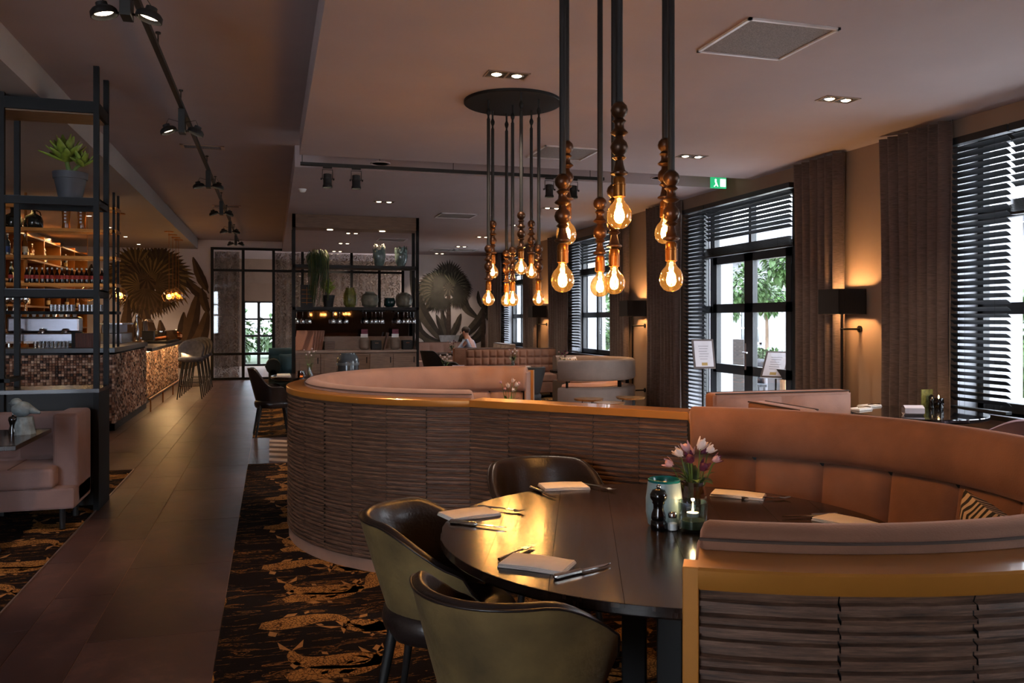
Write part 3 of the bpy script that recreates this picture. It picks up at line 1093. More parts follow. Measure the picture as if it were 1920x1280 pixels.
napkin(880, 966, R(15), 'folded white napkin before the tub chair beside the booth wall')
napkin(1057, 914, R(-4), 'folded white napkin before the tub chair at the straight partition')
napkin(1384, 930, R(-40), 'folded white napkin on the booth side beside the flower vase', .22, .11)
napkin(1590, 982, R(-70), 'folded white napkin next to the tan booth seat near the zebra cushion', .22, .13)
cut(FK, 927, 1055, 1010, 1022, 'fork lying beside the napkin of the chair nearest the bronze ledge', 'fork')
cut(KN, 1042, 1086, 1140, 1062, 'knife lying beside the napkin of the chair nearest the bronze ledge', 'knife')
cut(FK, 910, 953, 966, 960, 'fork lying beside the napkin of the chair beside the booth wall', 'fork')
cut(KN, 834, 980, 955, 993, 'knife lying beside the napkin of the chair beside the booth wall', 'knife')
cut(FK, 1096, 910, 1145, 920, 'fork lying beside the napkin at the straight partition', 'fork')
cut(KN, 992, 916, 1042, 936, 'knife lying beside the napkin at the straight partition', 'knife')
cut(FK, 1418, 936, 1452, 936, 'fork lying beside the napkin next to the flower vase', 'fork')
cut(KN, 1330, 918, 1340, 926, 'knife lying behind the flower vase', 'knife') if False else None
cut(KN, 1565, 968, 1476, 971, 'knife lying beside the napkin near the zebra cushion', 'knife')

# ---- centrepiece
frost = mat('frosted teal glass', (150, 168, 166), .35, var=.15, vs=20)
def at_t(px, py):
    p = on(px, py)
    return (p.x, p.y, ZT)
o = thing('candle_vase', 'frosted glass lantern vase with teal rim on the round table', 'vase', at_t(1245, 985))
MB().lathe([(.045, 0), (.058, .008), (.066, .05), (.066, .10), (.058, .165), (.054, .166), (.06, .10), (.06, .05), (.05, .012), (0, .01)], 28).build('glass_body', frost, o, 60)
MB().lathe([(.0525, .15), (.0585, .162), (.059, .170), (.055, .172), (.0515, .166), (.050, .13), (.0, .128)], 28).build('rim', mat('teal glass', (30, 110, 108), .15), o, 60)
o = thing('pepper_mill', 'glossy black turned pepper mill on the round table', 'pepper mill', at_t(1235, 992))
MB().lathe([(.0, 0), (.027, 0), (.029, .006), (.028, .03), (.024, .034), (.027, .04), (.026, .055), (.019, .075), (.02, .09), (.024, .096), (.022, .10), (.030, .112), (.031, .125), (.022, .142), (.008, .147), (.0, .147)], 24).build('body', mat('black lacquer', (10, 10, 11), .12, coat=.5), o, 60)
MB().lathe([(0, .145), (.006, .146), (.009, .152), (.009, .157), (.004, .160), (0, .160)], 12).build('knob', chrome, o, 60)
o = thing('salt_shaker', 'small glass salt shaker with steel cap beside the pepper mill', 'salt shaker', at_t(1261, 994))
MB().lathe([(.019, 0), (.020, .004), (.020, .036), (.016, .048)], 10).build('glass_body', clear, o)
MB().lathe([(.0, .003), (.017, .003), (.017, .026), (0, .028)], 10).build('salt', white_m, o)
MB().lathe([(.0155, .046), (.0165, .05), (.0165, .062), (.012, .068), (0, .069)], 14).build('cap', chrome, o, 60)
o = thing('candle_glass', 'clear tumbler holding a lit tealight on the round table', 'candle', at_t(1299, 995))
MB().lathe([(.0, .0), (.046, 0), (.05, .006), (.052, .105), (.049, .106), (.046, .014), (0, .012)], 28).build('glass_body', glassy('tinted tumbler', (.78, .86, .86), .1), o, 60)
MB().lathe([(.0, .012), (.04, .012), (.042, .04), (0, .044)], 18).build('moss', mat('green filling', (66, 84, 60), .8, var=.5, vs=50), o)
MB().lathe([(.021, .052), (.022, .066), (0, .066)], 16).build('tealight', white_m, o, 40)
MB().lathe([(0, .067), (.0035, .071), (.0038, .075), (.002, .082), (0, .087)], 8).build('flame', flame_m, o, 60)
lamp('POINT', o, (0, 0, .095), .35, WARM, .006)
# flowers
petal_w, petal_p, petal_v = mat('white petal', (226, 208, 204), .7, var=.08), mat('pink petal', (206, 160, 166), .7, var=.12), mat('purple petal', (104, 34, 70), .7, var=.25)
def blossom(q, c, r, up, mi):
    """a few cupped petals around a bud"""
    up = Vector(up).normalized()
    M = Matrix.Translation(c) @ up.to_track_quat('Z', 'Y').to_matrix().to_4x4()
    q.lathe([(.0, -.5 * r), (.55 * r, -.25 * r), (.62 * r, .3 * r), (.35 * r, .75 * r), (.0, .6 * r)], 8, mi=mi, M=M)
    for k in range(5):
        a0 = 2 * pi * k / 5 + random.random() * .4
        fl = random.uniform(.9, 1.25)
        vs = []
        for i in range(4):
            t = i / 3
            rr, zz = r * (.2 + .75 * math.sqrt(t) * fl * .85), r * (-.6 + 1.6 * t)
            hw = .72 * sin(pi * (.18 + .72 * t))
            for s in (-1, 0, 1):
                a = a0 + s * hw * .62
                vs.append(M @ Vector((rr * cos(a) * (1 - .06 * abs(s)), rr * sin(a) * (1 - .06 * abs(s)), zz - .08 * r * abs(s))))
        q.add(vs, [(i * 3 + j, i * 3 + j + 1, i * 3 + j + 4, i * 3 + j + 3) for i in range(3) for j in range(2)], mi)
def leaf(q, p, d, ln, w, mi=0, droop=.3, n=4):
    p, d = Vector(p), Vector(d).normalized()
    sd = d.cross(Vector((0, 0, 1)))
    sd = sd.normalized() if sd.length > .01 else Vector((1, 0, 0))
    up = sd.cross(d)
    vs = []
    for i in range(n + 1):
        t = i / n
        c = p + d * ln * t - Vector((0, 0, 1)) * droop * ln * t * t
        h = w * .5 * sin(pi * min(.97, .08 + .9 * t)) ** .8
        vs += [c + sd * h + up * h * .25, c, c - sd * h + up * h * .25]
    q.add(vs, [(i * 3 + j, i * 3 + j + 1, i * 3 + j + 4, i * 3 + j + 3) for i in range(n) for j in range(2)], mi)
def bouquet(label, loc, blooms, vase, h=.16, spread=.09, leaves=10, group=None, sc=1.0):
    o = thing('flower_vase', label, 'flowers', loc, 0, group)
    vase(o)
    rnd = random.Random(int(loc[0] * 997) % 1000)
    for (dx, dy, dz, r, m) in blooms:
        st = MB().tube([(dx * .15, dy * .15, .02), (dx * .3, dy * .3, h * .6), (dx * .85, dy * .85, dz - .02), (dx, dy, dz - r * .4)], .0022 * sc, 5)
        st.build('stem', stem_m, o)
        q = MB()
        blossom(q, (dx, dy, dz), r, (dx * 2.5, dy * 2.5, .12), 0)
        q.build('blossom', m, o, 180)
    for i in range(leaves):
        a = rnd.uniform(0, 2 * pi)
        e = rnd.uniform(.25, 1.3)
        q = MB()
        leaf(q, (.03 * cos(a) * sc, .03 * sin(a) * sc, h * rnd.uniform(.85, 1.15)), (cos(a) * cos(e), sin(a) * cos(e), sin(e)), rnd.uniform(.06, .1) * sc, .025 * sc)
        q.build('leaf', dark_leaf if i % 3 else green_leaf, o, 180)
    return o
def vase1(o):
    MB().lathe([(.034, 0), (.044, .01), (.050, .05), (.046, .09), (.040, .115), (.043, .13), (.039, .131), (.036, .115), (.042, .09), (.046, .05), (.03, .012), (0, .01)], 12).build('vase', glassy('crystal', (.8, .78, .84), .14), o, 20)
bl = [(-.055, .0, .255, .026, petal_w), (-.025, .02, .27, .027, petal_p), (.03, .01, .285, .03, petal_w), (.06, -.005, .27, .024, petal_w), (-.02, -.03, .235, .027, petal_v), (.045, .04, .26, .026, petal_v), (-.095, -.015, .215, .024, petal_p), (.025, -.045, .205, .026, petal_v), (.075, -.03, .235, .02, petal_p), (.09, .02, .225, .022, petal_v), (.0, .05, .25, .024, petal_p)]
bl = [(x * CT + y * ST, y * CT - x * ST, z * .93, r, m) for (x, y, z, r, m) in bl]
bouquet('crystal vase of white, pink and purple lisianthus on the round table', at_t(1301, 965), bl, vase1, .13, leaves=16)
# zebra cushion in the booth corner
def _zebra(t, N, b, L):
    tc = N('TexCoord')
    w = N('TexWave', Scale=7, Distortion=7, Detail=2)
    L(tc.outputs['Object'], w.inputs['Vector'])
    r = ramp(N, [(.45, srgb(20, 18, 18)), (.55, srgb(200, 176, 150))])
    L(w.outputs['Fac'], r.inputs['Fac'])
    L(r.outputs['Color'], b.inputs['Base Color'])
    b.inputs['Roughness'].default_value = .9
zebra = node_mat('zebra print', _zebra)
def cushion(label, loc, size, rz, tilt, m, group=None):
    q = MB()
    def fn(u, v):
        return ((u - .5) * size, 0, (v - .5) * size)
    for s in (-1, 1):
        q.grid(lambda u, v: ((u - .5) * size * (1 - .08 * (1 - (2 * v - 1) ** 2)), s * .075 * max(0, (1 - (2 * u - 1) ** 4) * (1 - (2 * v - 1) ** 4)) ** .6, (v - .5) * size * (1 - .08 * (1 - (2 * u - 1) ** 2))), 14, 14)
    o = q.build('cushion', m, None, 180, loc)
    o.rotation_euler = (tilt, 0, rz)
    return tag(o, label, 'cushion', group)
p = Vector((C1[0] + .90 * cos(R(-30)), C1[1] + .90 * sin(R(-30))))
cushion('black and cream zebra print cushion leaning in the tan booth', (p.x, p.y, .72), .42, R(60), R(-16), zebra)

# ================================================================ chandeliers
BULBS = [(.205, 3.35, 0), (.424, 3.98, 0), (.445, 3.60, 0), (.63, 3.27, 0), (.406, 3.13, 1), (.25, 3.8, 1), (.694, 3.75, 1)]
bobbin_m = mat('bronzed turned wood', (70, 44, 26), .35, .55, .2)
def bobbin():
    p, z = [], .0
    for (r, h) in ((.0145, 0), (.033, .006), (.034, .012), (.022, .020), (.016, .045), (.014, .058), (.022, .064), (.027, .068), (.022, .072), (.017, .078), (.029, .090), (.034, .108), (.029, .126), (.017, .138), (.015, .150), (.03, .158), (.034, .163), (.03, .168), (.019, .178), (.017, .195), (.022, .203), (.027, .207), (.022, .211), (.016, .218), (.029, .232), (.033, .248), (.029, .264), (.0155, .278)):
        p.append((r, h))
    return p
BOB = MB().lathe(bobbin(), 16).mesh('turned_finial', bobbin_m, 50)
SOCK = MB().lathe([(.019, 0), (.0235, .002), (.0235, .045), (.0245, .046), (.0245, .05), (.0225, .051), (.0225, .07), (.016, .078), (.0, .08)], 16).mesh('socket', brass, 40)
GLOBE = MB().lathe([(.0165, .062), (.0175, .05), (.023, .040), (.036, .026), (.0445, .008), (.0475, -.012), (.0435, -.033), (.030, -.051), (.015, -.058), (.0, -.0595)], 24).mesh('bulb', bulb_glass, 180)
fl_ = MB()
for k in range(6):
    a = 2 * pi * k / 6
    fl_.tube([(.007 * cos(a), .007 * sin(a), .026), (.0145 * cos(a + .2), .0145 * sin(a + .2), -.026)], .0022, 5)
FIL = fl_.mesh('filament', filament_m)
STEMG = MB().lathe([(.010, .055), (.007, .035), (.004, .02), (0, .018)], 8).mesh('glass_mount', emitter('glowing mount', (1, .7, .3), 4), 60)
FARB = [(-.19, -.12, 0), (-.05, .30, 0), (.0, .02, 0), (.205, -.15, 0), (.065, -.34, 1), (-.165, .22, 1), (.155, .2, 1)]
def chandelier(label, xc0, zc0, pos):
    c = cw(xc0, zc0)
    o = thing('chandelier', label, 'chandelier', (c.x, c.y, HL), 0, 'rod chandeliers')
    MB().lathe([(0, -.022), (.385, -.022), (.39, -.018), (.39, 0), (0, 0)], 56).build('ceiling_plate', black, o, 30)
    for (bx, bz, hi) in pos:
        d = cw(bx, bz)
        zb = (1.905 if hi else 1.672) - HL
        zf = zb + .075 + .066
        rod = MB().tube([(d.x, d.y, -.02), (d.x, d.y, -.16), (d.x, d.y, -.17), (d.x, d.y, zf + .27)], [.008, .0085, .0135, .0135], 12).build('rod', matte_black, o, 60)
        MB().lathe([(.0, .02), (.012, .03), (.006, .05), (.016, .075), (.018, .09), (.006, .12)], 10, (d.x, d.y, -.2)).build('collar', black, rod, 60)
        place('turned_finial', BOB, rod, (d.x, d.y, zf))
        place('socket', SOCK, rod, (d.x, d.y, zb + .06))
        b = place('bulb', GLOBE, o, (d.x, d.y, zb))
        place('filament', FIL, b)
        place('glass_mount', STEMG, b)
        lamp('POINT', o, (d.x, d.y, zb - .005), BULB_W, WARM, .022)
    return o
chandelier('seven-bulb rod chandelier hanging over the set round dining table', .445, 3.55, [(a - .445, b_ - 3.55, h) for a, b_, h in BULBS])
chandelier('seven-bulb rod chandelier hanging over the rose velvet booth', .005, 6.62, FARB)
# ================================================================ steel rack beside the aisle
YR0, YR1, XR = 7.16, 7.56, -1.31
rk = thing('steel_rack', 'tall black steel open rack with wood canopy between sofa and bar', 'shelving', (XR, YR0, 0))
dpt = YR1 - YR0
for x in (0, -.66, -1.9, -2.56):
    for y in (0, dpt):
        MB().box(x - .04, x, y, y + .04, 0, HH).build('post', black, rk)
cn = MB().box(-2.597, -.003, .003, dpt + .037, 3.13, 3.22).build('canopy', black, rk)
MB().box(-2.57, -.03, .03, dpt, 3.118, 3.13).build('wood_soffit', woodtop, cn)
def rackshelf(z, x0=-2.6, x1=0):
    x1 -= .003
    q = MB().box(x0, x1, .003, .035, z - .06, z).box(x0, x1, dpt + .005, dpt + .037, z - .06, z).box(x1 - .035, x1, .003, dpt + .037, z - .06, z)
    s = q.build('shelf_frame', black, rk)
    MB().box(x0, x1, .01, dpt + .03, z - .012, z + .002).build('shelf_plate', mat('smoked shelf', (30, 27, 26), .25), s)
rackshelf(2.46, -.7)
rackshelf(2.46, -2.6, -1.86)
rackshelf(1.74)
MB().box(-2.6, -.04, .04, dpt - .02, .04, .93).build('base_panel', matte_black, rk)
MB().box(-.012, .0, .04, dpt, .0, .93).build('side_panel', black, rk)
MB().box(-2.6, .002, -.002, dpt + .042, .93, .96).build('base_top', mat('smoked top', (44, 30, 24), .25), rk)
for k in range(4):
    MB().box(-.66 - .035, -.62, dpt * 0 + .0, dpt, 1.02 + k * 0, 1.05).build('brace', black, rk) if k == 0 else None

def pot_plant(label, loc, r0, r1, h, pm, kind, rnd, cat='plant', group=None):
    o = thing('potted_plant', label, cat, loc, 0, group)
    MB().lathe([(r0 * .9, 0), (r0, .004), (r1 * .93, h * .74), (r1, h * .75), (r1 * 1.03, h), (r1 * .95, h), (r1 * .9, h * .93), (0, h * .92)], 28).build('pot', pm, o, 40)
    kind(o, h, r1, rnd)
    return o
def rosette(cx, cy_, cz, n, ln, w, o, rnd, m):
    for i in range(n):
        a = i * 2.4
        e = R(80) - R(68) * (i / n)
        q = MB()
        d = Vector((cos(a) * cos(e), sin(a) * cos(e), sin(e)))
        leaf(q, (cx, cy_, cz), d, ln * rnd.uniform(.85, 1.1), w, droop=-.12, n=6)
        q.build('leaf', m, o, 180, solid=.006)
def echeveria(o, h, r, rnd):
    m = mat('succulent green', (120, 140, 50), .45, var=.35, vs=18)
    MB().tube([(0, 0, h * .9), (-.02, 0, h + .06), (-.03, 0, h + .12)], [.02, .018, .016], 8).tube([(0, 0, h * .9), (.05, 0, h + .05), (.09, 0, h + .07)], [.016, .014, .012], 8).build('stem', stem_m, o, 60)
    rosette(-.03, 0, h + .08, 26, .19, .075, o, rnd, m)
    rosette(.09, -.01, h + .05, 16, .12, .05, o, rnd, m)
grey_pot = mat('anthracite plastic pot', (70, 72, 78), .6, var=.06)
p = at_y(133, 372, YR0 + .2)
pot_plant('green echeveria in anthracite pot on the steel rack', (p.x, YR0 + .18, 2.464), .085, .125, .215, grey_pot, echeveria, random.Random(2))

# ================================================================ tufted sofa with bird table
sf = thing('banquette_sofa', 'pinkish taupe channel-tufted sofa in front of the steel rack', 'sofa', (-1.36, 6.56, 0))
sv = mat('mauve taupe velvet', (138, 110, 103), .85, var=.12, vs=5, bump=.1, bs=180, sheen=.5)
SW = 2.2
MB().box(-SW, 0, 0, .56, .15, .30).build('base', sv, sf, bevel=.015)
MB().box(-SW, -.13, -.02, .45, .30, .45).build('seat_cushion', sv, sf, bevel=.03, seg=4)
MB().box(-.17, 0, .12, .58, .15, .82).build('armrest', sv, sf, bevel=.03, seg=4)
MB().box(-SW, -.17, .44, .58, .30, .80).build('backrest', sv, sf, bevel=.02, seg=3)
for i in range(7):
    x1 = -.18 - i * .285
    for (z0, z1) in ((.46, .62), (.62, .80)):
        def fn(u, v, x1=x1, z0=z0, z1=z1):
            b = ((1 - abs(2 * u - 1) ** 4) * (1 - abs(2 * v - 1) ** 4)) ** .5
            return (x1 - .283 * (1 - u), .445 - .035 * b, z0 + (z1 - z0) * v)
        MB().grid(fn, 8, 8).build('tuft', sv, sf, 180)
for i in range(7):
    MB().box(-.13 - i * .285 - .004, -.13 - i * .285 + .004, -.02, .44, .448, .4535).build('seat_seam', mat('mauve seam', (120, 96, 88), .8), sf) if i else None
for (x, y) in ((-.09, .06), (-SW + .09, .06), (-.09, .48), (-SW + .09, .48)):
    MB().tube([(x, y, .16), (x, y, 0)], [.022, .02], 10).build('leg', matte_black, sf, 60)
tb = thing('side_table', 'dark square cafe table before the tufted sofa holding a bird figure', 'table', (-1.9, 6.03, 0))
MB().box(-.42, .42, -.42, .42, .715, .745).build('tabletop', table_m, tb, bevel=.003)
MB().tube([(0, 0, .02), (0, 0, .72)], .03, 12).lathe([(.22, 0), (.22, .012), (.03, .03)], 24).build('pedestal', matte_black, tb, 40)
stone = mat('blue grey glazed stone', (96, 108, 112), .5, var=.4, vs=24, bump=.4, bs=60)
p = at_z(44, 813, .745)
bd = thing('bird_figurine', 'blue grey ceramic bird sitting on a tree stump', 'figurine', (p.x, p.y, .745), R(-10))
def stump(u, v):
    a = 2 * pi * u
    r = (.068 - .014 * v) * (1 + .06 * sin(9 * a + 3 * v) + .1 * (1 - v) * max(0, sin(3 * a)))
    return (r * cos(a), r * sin(a), .115 * v)
MB().grid(stump, 40, 6, closed_u=True).lathe([(.055, .114), (0, .118)], 20).build('stump', stone, bd, 60)
b = MB().ball((-.01, 0, .165), (.066, .05, .052), 20, 12).ball((-.045, 0, .205), (.036, .034, .034), 16, 10)
b.tube([(.02, 0, .17), (.07, 0, .15), (.105, 0, .138)], [.035, .02, .008], 10)
b.build('bird', stone, bd, 180)
MB().lathe([(.008, 0), (.0, .022)], 8, (-.078, 0, .205), M=Matrix.Rotation(R(-90), 4, 'Y')).build('beak', stone, bd)
p = at_z(24, 815, .745)
pm = thing('pepper_mill', 'small black pepper mill beside the bird figurine', 'pepper mill', (p.x, p.y, .745))
MB().lathe([(0, 0), (.026, 0), (.026, .03), (.018, .06), (.023, .085), (.028, .10), (.024, .118), (.006, .124), (.006, .132), (0, .134)], 16).build('body', MATS['black lacquer'], pm, 60)
MB().lathe([(.004, .13), (.007, .134), (.004, .14), (0, .141)], 8).build('knob', chrome, pm, 60)

# ================================================================ bar
XB, YBAR, YBE = -2.05, 12.25, 21.2
YS = 15.3                                        # step in the counter
MOS = [mat('mosaic %d' % i, c, .55, var=.15) for i, c in enumerate(((196, 160, 134), (150, 104, 76), (92, 58, 42), (52, 34, 27), (222, 196, 174), (120, 88, 70)))]
def mosaic(rnd, w_, h_, s=.036):
    q = MB()
    ny, nz_ = int(w_ / s), int(h_ / s)
    for i in range(ny):
        for j in range(nz_):
            d = rnd.choice((.0, .005, .01, .016))
            mi = rnd.choices(range(6), (3, 3, 2, 1.6, 2, 2))[0]
            a, b_, c, e = i * s + .0007, (i + 1) * s - .0007, j * s + .0007, (j + 1) * s - .0007
            k = .003
            q.add([(a, 0, c), (b_, 0, c), (b_, 0, e), (a, 0, e), (a + k, -.012 - d, c + k), (b_ - k, -.012 - d, c + k), (b_ - k, -.012 - d, e - k), (a + k, -.012 - d, e - k)],
                  [(4, 5, 6, 7), (0, 1, 5, 4), (1, 2, 6, 5), (2, 3, 7, 6), (3, 0, 4, 7)], mi)
    return q
bar = thing('bar_counter', 'long bar counter clad in brown wood mosaic with dark stone top', 'bar counter', (XB, YBAR, 0))
rn = random.Random(21)
Lb = YBE - YBAR
MB().box(-3.6, -.03, .03, .55, .0, 1.05).build('front_core', matte_black, bar)
MB().box(-.6, -.03, .03, YS - YBAR, .0, 1.05).box(-.6, -.13, YS - YBAR, Lb, 0, .96).build('side_core', matte_black, bar)
tag(mosaic(rn, 3.6, .96).build('front_mosaic', MOS, bar, None, (-3.6, 0.02, .1)), 'wood mosaic cubes facing the steel rack', kind='stuff')
m1 = mosaic(rn, YS - YBAR, .96)
tag(m1.build('side_mosaic', MOS, bar, None, (-.02, 0, .1), R(90)), 'wood mosaic cubes along the aisle', kind='stuff')
tag(mosaic(rn, YBE - YS, .86).build('side_mosaic', MOS, bar, None, (-.12, YS - YBAR, .1), R(90)), 'warm lit wood mosaic cubes before the bar stools', kind='stuff')
dark_stone = mat('dark stone counter', (52, 54, 60), .3, var=.2, vs=12)
MB().box(-3.6, .01, -.02, .6, 1.06, 1.125).build('counter_top', dark_stone, bar, bevel=.004)
MB().box(-.62, .01, .6, YS - YBAR, 1.06, 1.125).build('counter_top', dark_stone, bar, bevel=.004)
MB().box(-.62, .08, YS - YBAR + .005, Lb, .965, 1.02).build('counter_top', dark_stone, bar, bevel=.004)
MB().box(-3.6, .0, .03, .2, 0, .1).box(-.3, -.01, .03, YS - YBAR, 0, .1).box(-.3, -.11, YS - YBAR, Lb, 0, .1).build('kickboard', matte_black, bar)
fr = MB().tube([(.14, 2.2, .22), (.14, Lb, .22)], .016, 8)
for i in range(4):
    yy = 2.4 + i * 1.6
    fr.tube([(.14, yy, .22), (.14, yy, 0)], .012, 6)
fr.build('foot_rail', brass, bar, 60)
for i in range(5):
    lamp('AREA', bar, (.03, YS - YBAR + .6 + i * 1.2, .955), 9.0, (1, .6, .26), (.05, 1.0), aim=(-.25, 0, -1))
MB().box(-.05, -.02, YS - YBAR + .05, Lb - .1, .945, .962).build('light_strip', emitter('bar strip', (1, .62, .28), 6), bar)

# ---- gantry over the bar
gt = thing('bottle_gantry', 'brass framed glass shelf gantry above the bar corner', 'shelving', (XB, YBAR + .15, 0))
gd = .34
for x in (-.02, -1.18, -2.4):
    for y in (0, gd):
        MB().box(x - .03, x, y, y + .03, 1.125, HL).build('post', black if x > -.1 else brass, gt)
gsh = glassy('shelf glass', (.75, .72, .66), .1)
for z in (1.62, 2.0, 2.37, 2.74, 3.05):
    MB().box(-3.2, 0, 0, .028, z - .04, z).box(-3.2, 0, gd, gd + .028, z - .04, z).box(-.028, 0, .028, gd, z - .04, z).build('rail', brass if z > 1.7 else black, gt)
    MB().box(-3.2, -.03, .028, gd, z - .01, z).build('glass_shelf', gsh, gt)
for i in range(4):
    lamp('SPOT', gt, (-.35 - i * .75, .17, 3.03), 40, (1, .55, .22), .03, 110, .9, (0, -.15, -1))
# bottles on the gantry
def bottle_mesh(name, prof, m, lab, lz, lm, cap=None):
    q = MB().lathe(prof, 12)
    r = lab
    if lm is not None:
        q.lathe([(r, lz[0]), (r, lz[1])], 12, mi=1)
    if cap is not None:
        q.lathe([(prof[-1][0] + .002, prof[-1][1] - .02), (prof[-1][0] + .002, prof[-1][1] + .003), (0, prof[-1][1] + .004)], 8, mi=2)
    return q.mesh(name, [m, lm or m, cap or m], 50)
cola = mat('dark brown glass', (34, 14, 10), .08, coat=.3)
redlab = mat('red paper label', (196, 70, 62), .6, var=.2, vs=30)
capm = mat('silver cap', (190, 180, 170), .3, .8)
BP = [(.0, 0), (.026, 0), (.028, .01), (.028, .10), (.024, .125), (.013, .155), (.0115, .19), (.0135, .195), (.0135, .205)]
BT = bottle_mesh('soda_bottle', BP, cola, .0288, (.055, .105), redlab, capm)
xs = [at_y(p, 500, YBAR + .21).x for p in (4, 20, 30, 50, 60, 68.5, 79, 88.5, 97.5, 107, 116, 125.5, 135, 144, 153, 162, 172, 182, 191, 199)]
for x in xs:
    tag(place('soda_bottle', BT, None, (x, YBAR + .21, 2.001), random.random() * 6), 'small dark soda bottle with red label in a row on the brass gantry', 'bottle', 'soda bottles on the brass gantry')
SP = [(0, 0), (.034, 0), (.036, .01), (.036, .16), (.03, .19), (.014, .215), (.013, .27), (.015, .275), (.015, .29)]
spirits = []
for i, (c, l) in enumerate((((60, 40, 18), (190, 170, 130)), ((26, 50, 30), (200, 190, 160)), ((70, 80, 84), (60, 90, 150)), ((110, 60, 20), (220, 200, 160)), ((20, 20, 24), (150, 120, 60)))):
    spirits.append(bottle_mesh('spirit_bottle', SP, mat('bottle glass %d' % i, c, .08, coat=.3), .0366, (.04, .12), mat('bottle label %d' % i, l, .6, var=.25, vs=25), capm))
def bottle_row(x0, x1, y, z, n, group, label, rnd):
    for i in range(n):
        tag(place('spirit_bottle', rnd.choice(spirits), None, (x0 + (x1 - x0) * (i + rnd.uniform(-.15, .15)) / max(1, n - 1), y + rnd.uniform(-.02, .02), z), rnd.random() * 6), label, 'bottle', group)
rn2 = random.Random(9)
bottle_row(XB - 1.6, XB - 1.15, YBAR + .33, 2.374, 5, 'spirits on the upper gantry shelf', 'tall spirit bottle on the upper brass gantry shelf', rn2)
for i, px in enumerate((24, 63)):
    p = at_y(px, 420, YBAR + .32)
    dj = thing('demijohn', ('big dark glass demijohn jar farther from the amber carafes', 'big dark glass demijohn jar nearer the amber carafes')[i], 'jar', (p.x, YBAR + .32, 2.745), 0, 'demijohns on the gantry')
    MB().lathe([(0, 0), (.10, 0), (.115, .02), (.118, .10), (.10, .16), (.03, .2), (.024, .25), (.032, .255), (.03, .27), (.02, .27), (.018, .2)], 20).build('body', mat('smoky green glass', (36, 40, 36), .06, coat=.3), dj, 60)
    MB().tube([(.03, 0, .24), (.075, 0, .22), (.09, 0, .17)], .008, 6).build('handle', MATS['smoky green glass'], dj, 60)
for i, px in enumerate((124, 153)):
    p = at_y(px, 425, YBAR + .2)
    lt = thing('carafe', ('tall amber carafe with white letters nearer the demijohns', 'tall amber carafe with white letters nearer the rack corner post')[i], 'carafe', (p.x, YBAR + .2, 2.745), 0, 'carafes on the gantry')
    MB().lathe([(0, 0), (.05, 0), (.052, .01), (.048, .1), (.058, .27), (.055, .27), (.045, .1), (0, .02)], 18).build('body', mat('amber ceramic glass', (150, 84, 26), .12, coat=.3), lt, 60)
    for j in range(4):
        MB().box(-.012, .012, -.062, -.05, .07 + j * .045, .095 + j * .045).build('letter', white_m, lt)
TUM = MB().lathe([(0, 0), (.021, 0), (.0245, .09), (.023, .09), (.019, .008), (0, .008)], 12).mesh('tumbler', glassy('bar tumbler', (.82, .84, .86), .22), 60)
for row in range(2):
    for i in range(14):
        p = at_y(96 + i * 7.6, 600, YBAR + .2)
        if i in (6,):
            continue
        tag(place('tumbler', TUM, None, (p.x, YBAR + .2 + row * .12, 1.621)), 'clear tumbler in a row on the lowest gantry shelf', 'glass', 'tumblers on the gantry')
WG = [(0, 0), (.035, 0), (.036, .003), (.006, .008), (.0045, .09), (.01, .10), (.036, .125), (.042, .155), (.037, .20), (.0355, .2), (.040, .155), (.034, .127), (.008, .104)]
WGM = MB().lathe(WG, 14).mesh('wine_glass', glassy('wine glass', (.86, .88, .9), .4), 60)
WGH = MB().lathe([(r, .2 - z) for r, z in WG][::-1], 14).mesh('wine_glass', MATS['wine glass'], 60)
for i in range(4):
    p = at_y(14 + i * 11.5, 590, YBAR + .24)
    tag(place('wine_glass', WGM, None, (p.x, YBAR + .22, 1.621)), 'stemmed glass at the end of the lowest gantry shelf', 'glass', 'stemware on the gantry')

# ---- back bar behind
bb = thing('back_bar', 'dark wooden back bar shelving full of lit bottles', 'shelving', (-4.05, 13.1, 0))
MB().box(-.3, .3, 0, 7.2, 0, .95).build('cabinet', woodtop, bb)
MB().box(-.4, -.36, 0, 7.2, .95, 3.2).build('back_panel', mat('dark back panel', (60, 40, 28), .5), bb)
for z in (1.35, 1.75, 2.15, 2.55, 2.95):
    MB().box(-.36, .1, 0, 7.2, z - .03, z).build('shelf', woodtop, bb)
for i in range(7):
    MB().box(-.36, .1, i * 1.2 - .015, i * 1.2 + .015, .95, 3.0).build('upright', brass, bb)
for i in range(4):
    lamp('AREA', bb, (.25, .9 + i * 1.7, 3.0), 24, (1, .6, .28), (.1, 1.4), aim=(-.3, 0, -1))
for z, n in ((.955, 20), (1.355, 22), (1.755, 22), (2.155, 22), (2.555, 20)):
    for i in range(n):
        by = 13.0 + 7.0 * i / n + rn2.uniform(-.05, .05)
        if abs((by - 12.9 + .6) % 1.2 - .6) < .06:
            by += .12
        tag(place('spirit_bottle', rn2.choice(spirits), None, (-4.05 + rn2.uniform(-.2, 0), by + .2, z), rn2.random() * 6), 'spirit bottle on the dark back bar shelves', 'bottle', 'spirits on the back bar')
